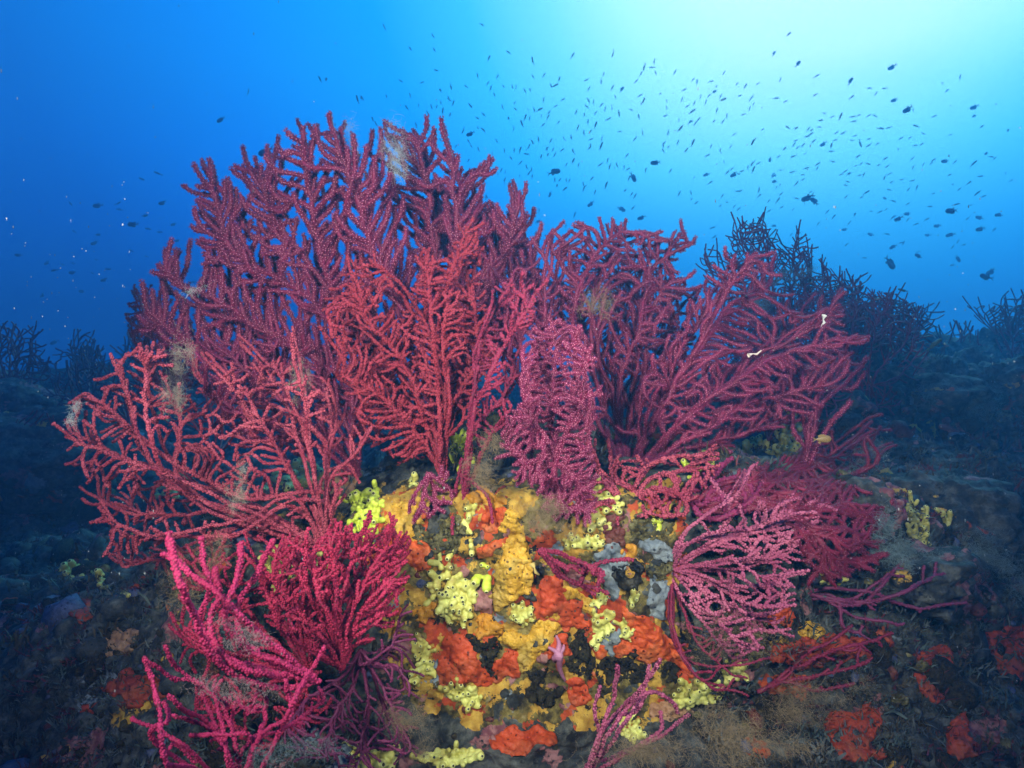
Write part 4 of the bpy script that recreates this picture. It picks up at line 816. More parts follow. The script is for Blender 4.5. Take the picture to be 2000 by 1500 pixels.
    if not keep_.all():
        import bmesh
        bm = bmesh.new(); bm.from_mesh(me); bm.verts.ensure_lookup_table(); bmesh.ops.delete(bm, geom=[bm.verts[i_] for i_ in np.flatnonzero(~keep_)], context='VERTS'); bm.to_mesh(me); bm.free()
        co = np.empty(len(me.vertices)*3); me.vertices.foreach_get('co', co); co = co.reshape(-1, 3); no = np.empty(len(co)*3); me.vertices.foreach_get('normal', no); no = no.reshape(-1, 3)
        tips = [t for t in tips if np.linalg.norm(co+np.array(base)-np.array(t[0]), axis=1).min() < t[2]*1.6]
    rmed = np.median([p[1] for p in parts]); co += no*(rmed*(.24*fbm(co, .40/rmed, seed, 2)+.10*fbm(co, 1.3/rmed, seed+5, 2)))[:, None]; me.vertices.foreach_set('co', co.ravel())
    me.polygons.foreach_set('use_smooth', np.ones(len(me.polygons), bool)); me.materials.clear(); me.materials.append(mat or M_SP); bpy.data.objects.remove(tmp)
    top = bpy.data.objects.new('yellow_sponge', me); C.objects.link(top); top.location = base; tag(top, label, 'sponge', group)
    tips = sorted(tips, key=lambda t: -t[2])[:pores] if pores else []
    ed_ = [tuple(p.vertices) for p in me.polygons]; bv_ = BVHTree.FromPolygons([tuple(v) for v in co], ed_)
    for c_, d, R_ in tips:
        hl, hn_, _, _ = bv_.ray_cast(c_-base+d*R_*4, -d, R_*6)
        if hl is None: continue
        if hn_.dot(d) < 0: hn_ = -hn_
        q = bpy.data.objects.new('osculum', PORE); C.objects.link(q); q.parent = top; sc = R_*g.uniform(.42, .6)
        q.rotation_mode = 'QUATERNION'; q.rotation_quaternion = (hn_+d*.5).to_track_quat('Z', 'Y'); q.location = hl+hn_*sc*.24; q.scale = (sc, sc, sc)
    return top
def z9(x, y): return 800+x/7.5, 1050+y/7.5
def L9(*q): return [(*z9(a, b), *z9(c, d), e/7.5) for a, b, c, d, e in q]
sponge('big knobbly yellow sponge with crooked arms and many pores, left of centre on the wall', z5((500,800),(560,770),(615,800),(625,870),(590,930),(585,990),(500,1000),(430,930),(430,860)), r=9, seed=2, pores=30,
  lobes=L9((480,420,430,230,36),(450,380,300,360,48),(560,420,590,430,52),(560,560,480,575,58),(560,460,560,560,50),(400,600,310,520,56),(400,600,400,700,60),(400,700,290,700,50),(400,720,340,775,46),(390,800,330,880,44),(330,880,240,970,44),(660,580,600,680,60),(700,650,690,580,48),(820,740,820,650,52),(860,760,910,700,46),(880,860,945,840,56),(780,860,780,905,56),(600,760,560,780,56),(500,860,490,840,56),(480,980,420,1075,58),(640,960,640,1020,66),(860,1000,875,1035,52),(560,1120,590,1220,58),(780,1140,800,1190,50),(780,1200,790,1280,52),(600,250,570,290,52),(640,220,650,190,40),(900,900,940,930,46),(500,1060,510,1105,40),(450,430,460,440,46)))
sponge('pair of plump lime sponge barrels right of the big knobbly sponge', None, seed=3, mat=M_SPL, lobes=L9((1010,560,970,625,68),(1140,600,1130,730,72)), pores=2)
sponge('two small lime sponge buds above the lime barrels', None, seed=4, mat=M_SPL, lobes=L9((1090,400,1065,400,40),(1140,440,1140,430,36)), pores=2)
sponge('small cream topped sponge finger above the lime buds', None, seed=5, lobes=L9((900,60,890,40,32),(920,150,900,120,44),(910,200,910,230,46)), pores=1)
sponge('compact knobbly yellow sponge between the mustard crusts', z5((815,930),(880,890),(925,940),(920,1000),(870,1020),(815,975)), r=8, seed=6)
sponge('yellow green knobbly sponge under the right tip of the dense pink fan', z5((1100,560),(1170,530),(1300,560),(1310,640),(1240,690),(1160,660),(1110,610)), r=8.5, seed=7, pores=12)
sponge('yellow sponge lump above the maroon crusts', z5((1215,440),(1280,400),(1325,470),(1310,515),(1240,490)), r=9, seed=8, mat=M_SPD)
sponge('yellow green sponge at the top right under the dusky pink tangle', z5((1240,280),(1300,260),(1350,330),(1410,370),(1380,420),(1290,400),(1245,350)), r=9, seed=9, pores=10)
sponge('stack of lime yellow sponge lobes on the orange crust at the top right', z5((1630,290),(1690,275),(1705,330),(1680,380),(1660,425),(1625,395),(1640,340)), r=9.5, seed=10, mat=M_SPL, fill=1.0)
sponge('tiny lime sponge below the stack of lime lobes', z5((1560,460),(1610,455),(1610,490),(1575,500)), r=7, seed=11, mat=M_SPL)
sponge('knobbly sponge left of the largest orange crust, hanging downward', z5((1235,960),(1300,950),(1360,940),(1350,1000),(1380,1060),(1300,1090),(1270,1130),(1240,1060)), r=8, seed=12, pores=12, mat=M_SP)
sponge('small knobbly sponge at the top left edge of the largest orange crust', z5((1395,1000),(1430,975),(1470,1040),(1450,1090),(1400,1070)), r=7, seed=13)
sponge('yellow sponge column below the orange crust at lower left of the wall', z5((245,1100),(330,1080),(380,1120),(370,1190),(410,1250),(400,1340),(300,1330),(250,1230)), r=9, seed=14, pores=14)
sponge('row of little yellow sponges along the foot of the large flat red crust', z5((430,1350),(540,1320),(590,1360),(640,1350),(640,1430),(570,1480),(500,1400)), r=7.5, seed=15, pores=10, cover=.7)
sponge('bunch of yellow sponges with wide pores on the ledge at lower right', z5((1695,1380),(1740,1320),(1830,1310),(1910,1330),(1960,1360),(1900,1410),(1800,1420),(1740,1470),(1700,1440)), r=10, seed=16, pores=16)
sponge('bright yellow lobed sponge behind the bare twigs left of the wall', [(660,990),(690,960),(720,970),(735,950),(750,985),(745,1030),(720,1060),(690,1040)], r=10, seed=17, mat=M_SPL, pores=8)
sponge('small cream yellow sponge on the upper left edge of the wall', z5((258,240),(300,220),(325,260),(290,290)), r=8, seed=18)
sponge('pale yellow sponge strip between the magenta twigs on the wall', z5((570,375),(610,370),(615,420),(590,455),(600,520),(565,510)), r=8, seed=19)
sponge('lime sponge behind the thick upright magenta stem', [(880,855),(920,845),(925,905),(900,915),(882,900)], r=9, seed=20, mat=M_SPL)
sponge('small yellow sponge left of the largest orange crust above the grey lobe', z5((1250,860),(1300,840),(1330,880),(1290,920),(1255,900)), r=7.5, seed=21)
sponge('slim yellow sponge between the grey crusts', z5((1450,850),(1490,840),(1480,900),(1440,930)), r=7, seed=22)
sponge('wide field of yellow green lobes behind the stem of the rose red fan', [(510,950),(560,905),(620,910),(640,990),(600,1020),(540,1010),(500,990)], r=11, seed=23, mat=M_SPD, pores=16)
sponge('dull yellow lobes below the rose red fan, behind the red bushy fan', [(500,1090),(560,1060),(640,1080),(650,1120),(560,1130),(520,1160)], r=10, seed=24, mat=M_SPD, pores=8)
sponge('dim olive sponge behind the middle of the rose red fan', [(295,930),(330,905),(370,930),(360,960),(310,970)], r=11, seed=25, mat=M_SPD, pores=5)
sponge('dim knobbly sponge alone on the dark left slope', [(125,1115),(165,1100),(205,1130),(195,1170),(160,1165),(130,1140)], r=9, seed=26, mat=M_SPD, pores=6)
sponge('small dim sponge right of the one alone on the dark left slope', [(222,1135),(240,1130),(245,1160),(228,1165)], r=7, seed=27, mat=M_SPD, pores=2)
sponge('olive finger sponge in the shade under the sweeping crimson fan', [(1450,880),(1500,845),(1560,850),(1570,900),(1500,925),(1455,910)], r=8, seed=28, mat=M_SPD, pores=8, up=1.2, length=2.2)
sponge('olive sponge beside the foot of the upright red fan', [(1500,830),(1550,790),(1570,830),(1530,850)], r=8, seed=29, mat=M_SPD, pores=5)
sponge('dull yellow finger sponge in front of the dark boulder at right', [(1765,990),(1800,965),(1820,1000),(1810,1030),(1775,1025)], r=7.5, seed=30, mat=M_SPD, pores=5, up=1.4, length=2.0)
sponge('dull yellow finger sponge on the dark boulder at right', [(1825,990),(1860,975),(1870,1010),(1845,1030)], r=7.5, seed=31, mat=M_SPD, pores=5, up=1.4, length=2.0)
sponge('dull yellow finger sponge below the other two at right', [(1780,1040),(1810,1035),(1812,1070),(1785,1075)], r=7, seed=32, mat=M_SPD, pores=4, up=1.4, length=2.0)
sponge('yellow sponge on the gully wall under the dark crimson fan', [(1605,1115),(1640,1105),(1650,1135),(1620,1150)], r=7, seed=33, pores=5)
sponge('yellow sponge blobs beside the white edged pebbles at top right of the wall', [(1330,910),(1360,905),(1366,935),(1340,945)], r=8, seed=34, mat=M_SPL, pores=3)
sponge('cream yellow sponge fringe high behind the dusky pink tangle', [(1370,880),(1390,870),(1396,905),(1376,915)], r=6, seed=35, pores=3)
sponge('yellow sponge heap at the bottom edge under the purple wisps', [(660,1470),(720,1440),(770,1460),(780,1500),(680,1505)], r=11, seed=36, pores=6)
sponge('pair of yellow sponge fingers at the bottom edge below the wall', [(815,1480),(850,1470),(930,1460),(940,1480),(860,1505)], r=9, seed=37, pores=4)
sponge('yellow sponge at the bottom edge by the slim pink fan', [(1210,1400),(1240,1395),(1260,1440),(1225,1450)], r=8, seed=38, pores=4)
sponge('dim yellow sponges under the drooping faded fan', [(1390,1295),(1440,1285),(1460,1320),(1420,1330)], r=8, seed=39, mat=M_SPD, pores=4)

# ------------------------------------------------------------------ boulders, loose rubble
def lump(label, px, py, Y, rx, ry, rz, seed, name='boulder', mat=None):
    v, f = ico(5); v = v*(1+.24*fbm(v, 1.5, seed, 4))[:, None]*(1+.10*fbm(v, 5, seed+3, 4))[:, None]*np.array([rx, ry, rz])
    h_ = hit(px, py, Y)[0]; q = min(1., h_.y/Y); v = v*q; o = mesh_np(name, v, [f], mat or M_ROCK); o.location = h_+Vector((0, rx*.25*q, -rz*.2*q)) if h_.y < Y else P(px, py, Y); tag(o, label, 'rock'); return o
lump('large dark rounded boulder on the right slope', 1870, 1010, 2.1, .20, .2, .17, 3)
lump('bluish boulder under the tips of the dark crimson fan', 1695, 985, 1.75, .09, .09, .075, 5)
lump('low boulder half under silt near the right edge', 1800, 1120, 1.55, .13, .12, .08, 7)
lump('dark blue boulder on the ridge right of the spread dark fan', 1850, 775, 3.0, .22, .2, .11, 11)
lump('tall dark boulder at the right edge on the ridge', 1990, 760, 2.9, .14, .2, .16, 13)
lump('dark block at the far left edge below the blurred fan', 20, 800, 3.1, .2, .2, .13, 15)
lump('dark boulder behind the left tips of the rose red fan', 90, 900, 2.7, .28, .25, .2, 9)
def rubble():
    g = np.random.default_rng(3); Vs = []; Fs = []; Ms = []; b = 0; nv = I2[0]
    for k in range(1620):
        px = g.uniform(-50, 2050); py = g.uniform(760, 1530) if g.random() < .6 else g.uniform(1000, 1530)
        if 700 < px < 1360 and 900 < py and (k >= 1500 or g.random() < .75): continue
        loc, nor = hit(px, py); s = loc.y*K/1000*(g.uniform(3, 14) if k < 1500 else g.uniform(16, 42))*(1.6 if loc.y > 1.6 and k < 1500 else 1)
        if loc.y > 5.5: continue
        v = nv*(1+.35*fbm(nv+k, 1.2, 3, 2))[:, None]*g.uniform(.6, 1.3, 3)*s*(1+.12*fbm(nv+k, 4, 8, 2))[:, None]; Vs.append(v+np.array(loc-nor*s*.25)); Fs.append(I2[1]+b); b += len(nv)
        Ms.append(np.full(len(I2[1]), g.choice(6, p=[.50,.24,.06,.05,.07,.08])))
    o = mesh_np('rubble', np.vstack(Vs), [np.vstack(Fs)], [M_ROCK, PM['turf'], PM['olive'], PM['maroon'], PM['slate'], PM['blue']], mi=[np.concatenate(Ms)]); tag(o, kind='stuff')
rubble()

def growth():
    g = np.random.default_rng(91); Vs = []; Fs = []; Ms = []; b = 0; n = 0
    while n < 3000:
        px, py = g.uniform(-60, 2060), g.uniform(690, 1520)
        if 700 < px < 1380 and py > 900: continue
        loc, nor = hit(px, py, 99)
        if loc.y > 7.5 or loc.y < .75: continue
        n += 1; m = int(g.integers(12, 26)); hgt = g.uniform(.004, .013)*(.6+.55*loc.y**.8)*(1.7 if g.random() < .08 else 1); up = (nor*.6+Vector((0, 0, .7))).normalized(); mat = int(g.choice(4, p=[.35,.3,.2,.15]))
        c = np.array(loc)+g.normal(0, hgt*.7, (m, 3))*np.array([1, 1, .2]); d = np.array(up)+g.normal(0, .55, (m, 3)); d /= np.linalg.norm(d, axis=1, keepdims=True); l = hgt*g.uniform(.5, 1.3, m)[:, None]
        sd = np.cross(d, g.normal(0, 1, (m, 3))); sd /= np.linalg.norm(sd, axis=1, keepdims=True); w_ = hgt*g.uniform(.05, .13, m)[:, None]; p1 = c+d*l*.5+g.normal(0, .06, (m, 3))*l; p2 = p1+(d+g.normal(0, .4, (m, 3)))*l*.5
        V = np.stack([c-sd*w_*.6, c+sd*w_*.6, p1-sd*w_, p1+sd*w_, p2-sd*w_*.5, p2+sd*w_*.5], 1).reshape(-1, 3); k = b+np.arange(m)*6
        Fs += [np.stack([k, k+1, k+3, k+2], 1), np.stack([k+2, k+3, k+5, k+4], 1)]; Vs.append(V); b += m*6; Ms.append(np.full(2*m, mat))
    mats = [mottle('teal_algae', [(.03,.05,.05), (.08,.11,.10)], bump=0), mottle('brown_algae', [(.03,.022,.012), (.08,.06,.03)], bump=0), mottle('grey_algae', [(.05,.06,.065), (.12,.14,.14)], bump=0), mottle('red_algae', [(.06,.012,.018), (.12,.025,.03)], bump=0)]
    tag(mesh_np('algal_growth', np.vstack(Vs), [np.vstack(Fs)], mats, smooth=False, mi=[np.concatenate(Ms)]), kind='stuff')
growth()

# ------------------------------------------------------------------ fluffy silt and hydroid tufts: hair fine threads
def thread_mat(name, col, rough=.8):
    return mottle(name, [tuple(c*.7 for c in col), col], scale=30, bump=0, rough=rough)
TM = {'beige': thread_mat('silt_threads', (.40,.34,.26)), 'brown': thread_mat('brown_silt', (.30,.22,.12)), 'pale': thread_mat('pale_threads', (.62,.66,.62)), 'teal': thread_mat('teal_silt', (.20,.28,.28)), 'grey': thread_mat('grey_threads', (.36,.27,.26))}
def tuft(label, px, py, rx, ry, Y=None, n=500, mat='beige', ln=22, rad=.16, seed=1, depth=.4, off=.02, curl=1., rot=0., drop=0., name='silt_tuft'):
    g = np.random.default_rng(seed+500); n = int(n*.7)
    if Y is None: Y = hit(px, py)[0].y-off
    s = K*Y/1000; m = 6
    q = np.cumsum(g.normal(0, .30, (14, 3)), 0); q -= q.mean(0); q /= np.abs(q).max(0)*1.25+1e-6; u = q[g.integers(0, 14, n)]+g.normal(0, 1, (n, 3))*g.uniform(.06, .30, (14, 1))[g.integers(0, 14, n)]
    cr, sr = math.cos(R(rot)), math.sin(R(rot)); lx, ly = u[:, 0]*rx, u[:, 2]*ry
    c = np.stack([(lx*cr-ly*sr)*s, u[:, 1]*depth*min(rx, ry)*s, (lx*sr+ly*cr)*s], 1)
    d = g.normal(0, .75, (n, 3))+np.array([.55, 0, -.35]); d[:, 2] -= drop; d /= np.linalg.norm(d, axis=1, keepdims=True); L = ln*s*g.uniform(.4, 1.4, n)/m
    pts = [c]
    for k in range(m-1):
        d = d+g.normal(0, .38*curl, (n, 3)); d /= np.linalg.norm(d, axis=1, keepdims=True); pts.append(pts[-1]+d*L[:, None])
    Pt = np.stack(pts, 1); T = np.gradient(Pt, axis=1); a = np.cross(T, np.array([.3, 1, .2])); a /= np.linalg.norm(a, axis=2, keepdims=True)+1e-12; b = np.cross(T, a); b /= np.linalg.norm(b, axis=2, keepdims=True)+1e-12
    r = rad*.001*np.array([1, 1, .9, .8, .6, .3])[None, :, None, None]; ang = np.arange(3)*2.0944
    ring = Pt[:, :, None]+r*(np.cos(ang)[None, None, :, None]*a[:, :, None]+np.sin(ang)[None, None, :, None]*b[:, :, None])
    V = ring.reshape(-1, 3); ix = np.arange(n*m*3).reshape(n, m, 3); nx = np.roll(ix, -1, axis=2)
    F = np.stack([ix[:, :-1], nx[:, :-1], nx[:, 1:], ix[:, 1:]], -1).reshape(-1, 4)
    o = mesh_np(name, V, [F], TM[mat]); o.location = P(px, py, Y); tag(o, label, 'silt tuft', 'tufts of silt and threads'); return o
tuft('pale stringy tuft caught on the fan top, right one of the two at the summit', 770, 300, 30, 62, 1.20, 900, 'pale', 26, .15, 1, rot=-14)
tuft('pale stringy tuft caught on the fan top, left one of the two at the summit', 682, 295, 24, 66, 1.20, 700, 'pale', 26, .13, 2, rot=8)
tuft('silty beard hanging in the gap between the rose fan and the largest crimson fan', 345, 735, 36, 70, .99, 1400, 'beige', 20, .14, 3, drop=.3)
tuft('round brown silt clump on the arching crimson fan', 1165, 592, 40, 34, 1.14, 900, 'brown', 16, .18, 4)
tuft('grey fluffy tuft lying on the thick hot pink fingers, upper of two', 470, 1240, 62, 36, .62, 700, 'grey', 16, .10, 5)
tuft('grey fluffy tuft lying on the thick hot pink fingers, lower of two', 450, 1345, 100, 36, .62, 950, 'grey', 16, .10, 6, rot=-4)
tuft('brown silt tuft behind the dense pink fan and above the wall', 945, 905, 42, 62, .96, 1800, 'brown', 18, .13, 7)
tuft('brown silt blanket under the lower tip of the dense pink fan', 1065, 1010, 62, 46, .94, 2600, 'brown', 18, .13, 8)
tuft('thin smoky silt in the lee of the left pink fan fingers', 375, 1115, 62, 70, .86, 1800, 'brown', 22, .09, 9)
tuft('silty tuft on the middle branch of the rose fan', 465, 955, 26, 50, .95, 700, 'beige', 18, .12, 10)
tuft('grey silt tuft on the rose fan below the scarlet fan', 585, 745, 24, 46, .97, 600, 'beige', 18, .12, 11)
tuft('whitish tuft on the far left tip of the rose fan', 143, 805, 14, 26, .98, 300, 'pale', 16, .16, 12)
tuft('olive smoke of silt under the pale pink fan', 1430, 1240, 90, 52, .95, 2000, 'brown', 24, .10, 13)
tuft('wide brown bank of silt at the bottom edge right of centre', 1380, 1450, 210, 60, .74, 4500, 'brown', 30, .13, 14)
tuft('brown silt bank behind the bottom silt, around the maroon fan', 1570, 1370, 120, 60, .92, 2400, 'brown', 26, .10, 15)
tuft('teal cloud of silt covering the low boulder near the right edge', 1815, 1095, 80, 40, None, 5200, 'teal', 16, .12, 16, off=.07)
tuft('large teal bank of silt at the right edge', 1960, 1110, 120, 66, None, 6500, 'teal', 18, .12, 17, off=.07)
tuft('pale drifting silt over the right slope', 1880, 780, 100, 46, None, 2600, 'teal', 26, .15, 18, rot=-25, off=.1)
tuft('teal silt hanging between sweeping crimson fan and dark notched fan', 1475, 585, 42, 28, 1.9, 900, 'teal', 24, .2, 19)
tuft('pale silt on the branches at the right of the dark crimson fan', 1690, 900, 46, 42, 1.28, 1300, 'teal', 20, .15, 20)
tuft('greenish silt streak across the dark notched fan', 1530, 540, 70, 12, 2.05, 700, 'teal', 30, .2, 21, rot=14)
tuft('soft silt on the slope right of the bluish boulder', 1730, 1060, 52, 60, None, 1800, 'teal', 20, .18, 22, off=.06)
tuft('wisp of thread on the left shoulder of the largest crimson fan', 378, 565, 26, 8, 1.2, 120, 'pale', 24, .14, 23, rot=28)
tuft('dark smoky silt below the red bushy fan at the bottom edge', 800, 1420, 50, 60, .86, 1400, 'brown', 24, .10, 24)
tuft('bluish haze of threads at the foot of the bright pink corner fan', 560, 1470, 110, 40, .62, 800, 'teal', 22, .09, 25)

# ------------------------------------------------------------------ starfish and scraps
def starfish():
    top = empty('starfish', hit(1086, 1276)[0], 'small mauve starfish with slim bent arms at the foot of the wall', 'starfish')
    m = mottle('mauve_skin', [(.34,.12,.20), (.50,.22,.33)], scale=60, bump=.4, bscale=300, rough=.6)
    loc, nor = hit(1088, 1272); c = loc+nor*.009+Vector((0, -.006, 0))
    import itertools
    tipsx = [(1078, 1288), (1102, 1325), (1098, 1258), (1086, 1240), (1074, 1262)]
    v, f = I2; mesh_np('disc', v*np.array([.008, .006, .008])+np.array(c-top.location), [f], m, top)
    for x, y in tipsx:
        t, n2 = hit(x, y); t = t+Vector((0, -.006, 0)); pts = np.array([tuple(c.lerp(t, q)+Vector((.003*math.sin(q*4+x), 0, 0))) for q in np.linspace(0, 1, 8)]); par = np.arange(8)-1
        V, F, _ = tube_branches(pts, par, np.linspace(.0062, .0022, 8), np.ones(8, bool), 8, int(x), .03)
        mesh_np('arm', V-np.array(top.location), [F], m, top)
starfish()
def scrap(label, px, py, Y, pts, r, col):
    loc = P(px, py, Y); q = np.array([tuple(P(px+a, py+b, Y+c)-loc) for a, b, c in pts]); V, F, _ = tube_branches(q, np.arange(len(q))-1, np.full(len(q), r)*np.linspace(1, .5, len(q)), np.ones(len(q), bool), 6, 3, .25)
    V[:, 1] *= .6; o = mesh_np('scrap', V, [F], mottle('scrap_'+str(px), [col], bump=0)); o.location = loc; tag(o, label, 'scrap')
scrap('crumpled white scrap caught on the tips of the sweeping crimson fan', 1608, 630, 1.15, [(2,-14,0),(-1,-6,.004),(3,0,-.003),(-3,6,.002),(-4,14,0)], .0035, (.75,.7,.62))
scrap('pale scrap lying across a branch in the middle of the sweeping crimson fan', 1476, 690, 1.15, [(-14,4,0),(-6,1,.003),(2,2,0),(10,-5,.002)], .003, (.75,.6,.5))
scrap('small cream worm tube on the mustard crust', 1046, 1114, hit(1046, 1114)[0].y-.012, [(-6,-12,0),(-2,-4,-.004),(0,4,-.004),(6,8,0)], .004, (.62,.46,.14))

# ------------------------------------------------------------------ fish
def fish_mesh(kind, bend=0., detail=True):
    """nose at +x, length about 1; returns body, fins as separate pieces"""
    prof = {'chromis': (.19, .085), 'slim': (.092, .05), 'wrasse': (.10, .06), 'bream': (.20, .075)}[kind]
    n = 12; m = 10; V = []; F = []
    xs = np.linspace(.5, -.30, n)
    for i, x in enumerate(xs):
        t = i/(n-1); hgt = prof[0]*(math.sin(math.pi*min(1, t*1.02)**.62))**.85+.028*t; wid = prof[1]*(math.sin(math.pi*t**.6))**.8+.01
        if i == 0: hgt, wid = .012, .01
        yo = bend*(max(0, t-.3))**2
        for k in range(m):
            a = 2*math.pi*k/m; V.append((x, yo+wid*math.cos(a), hgt*math.sin(a)*(1.0 if math.sin(a) > 0 else .92)))
    for i in range(n-1):
        for k in range(m): F.append((i*m+k, i*m+(k+1) % m, (i+1)*m+(k+1) % m, (i+1)*m+k))
    yb = bend*.49
    def fin(pts, th=.008):
        k = len(pts); vv = [(x, y-th, z) for x, y, z in pts]+[(x, y+th, z) for x, y, z in pts]; ff = [(0, j, j+1) for j in range(1, k-1)]+[(k, k+j+1, k+j) for j in range(1, k-1)]
        ff += [(j, (j+1) % k, k+j) for j in range(k)]+[((j+1) % k, k+(j+1) % k, k+j) for j in range(k)]
        return np.array(vv), np.array(ff)
    fork = {'chromis': .17, 'slim': .11, 'wrasse': .06, 'bream': .13}[kind]
    tail1 = fin([(-.27, yb, 0), (-.29, yb, .035), (-.50, yb*1.8, fork), (-.47, yb*1.7, fork*.75), (-.37, yb*1.3, .01)])
    tail2 = fin([(-.27, yb, 0), (-.37, yb*1.3, -.01), (-.47, yb*1.7, -fork*.75), (-.50, yb*1.8, -fork), (-.29, yb, -.035)])
    h = prof[0]
    dors = fin([(.20, 0, h*.85), (.12, 0, h*1.28), (-.06, 0, h*1.25), (-.20, yb*.5, h*.92), (-.17, yb*.4, h*.5), (0, 0, h*.8)])
    anal = fin([(-.02, 0, -h*.78), (-.12, yb*.3, -h*1.2), (-.21, yb*.5, -h*.75), (-.16, yb*.4, -h*.5)])
    return (np.array(V), np.array(F)), [tail1, tail2], dors, anal
M_FI = mottle('dark_fish', [(.035,.09,.15), (.08,.15,.21)], scale=6, bump=0, rough=.5, spec=.4)
M_FSTR = None
def striped():
    m, n, b = new_mat('striped_fish'); L = n.links.new; t = n.nodes.new('ShaderNodeTexCoord'); wv = n.nodes.new('ShaderNodeTexWave'); wv.bands_direction = 'Z'; wv.inputs['Scale'].default_value = 45; wv.inputs['Distortion'].default_value = .5; wv.inputs['Detail'].default_value = 1
    L(t.outputs['Object'], wv.inputs['Vector']); c = n.nodes.new('ShaderNodeValToRGB'); L(wv.outputs['Fac'], c.inputs[0]); ramp(c, [(.3, (.10,.055,.02)), (.65, (.42,.27,.08))]); L(c.outputs[0], b.inputs['Base Color']); b.inputs['Roughness'].default_value = .45; return m
M_FY = striped(); M_FG = mottle('green_fish', [(.06,.07,.02), (.14,.14,.05)], scale=20, bump=0, rough=.5); M_FR = mottle('brown_red_fish', [(.07,.02,.02), (.12,.05,.05)], scale=20, bump=0, rough=.5)
M_EYE = mottle('fish_eye', [(.01,.01,.01)], bump=0, rough=.2); M_LIP = mottle('pale_belly', [(.30,.34,.30)], bump=0)
def cat_mesh(lst):
    V = np.vstack([a for a, _ in lst]); o = 0; T, Q = [], []
    for a, f in lst:
        (Q if f.shape[1] == 4 else T).append(f+o); o += len(a)
    return V, [np.vstack(x) for x in (T, Q) if x]
def orient(o, px, py, ang, L, Y, yaw=0.):
    o.location = P(px, py, Y); o.rotation_euler = (0, -R(ang), 0); o.scale = (L,)*3
    o.rotation_mode = 'XYZ'
    if yaw: o.rotation_euler = (Vector((math.cos(R(ang))*math.cos(R(yaw)), math.sin(R(yaw)), math.sin(R(ang))*math.cos(R(yaw))))).to_track_quat('X', 'Z').to_euler()
def big_fish(label, px, py, lpx, ang, kind='chromis', mat=None, L=.10, yaw=0., bend=0., group='dark fish near the reef', Y=None, top=None):
    Y = Y or L*1000/(K*lpx); mat = mat or M_FI
    e = empty('fish', (0, 0, 0), label, 'fish', group); b, tl, d, a = fish_mesh(kind, bend)
    mesh_np('body', b[0], [b[1]], mat, e); V, F = cat_mesh(tl); mesh_np('tail', V, F, mat, e, False); mesh_np('dorsal_fin', d[0], [d[1]], mat, e, False); mesh_np('anal_fin', a[0], [a[1]], mat, e, False)
    w_ = {'chromis': .085, 'slim': .06, 'wrasse': .06, 'bream': .075}[kind]
    for sgn in (-1, 1):
        v = I1[0]*.022+np.array([.40, sgn*w_*.52, .03]); mesh_np('eye', v, [I1[1]], M_EYE, e)
        pf = np.array([(.2, sgn*w_*.9, -.02), (.06, sgn*(w_*.9+.05), .0), (.05, sgn*(w_*.9+.05), -.07)]); mesh_np('pectoral_fin', pf, [[(0, 1, 2)]], mat, e, False)
    orient(e, px, py, ang, lpx*K*Y/1000, Y, yaw); return e
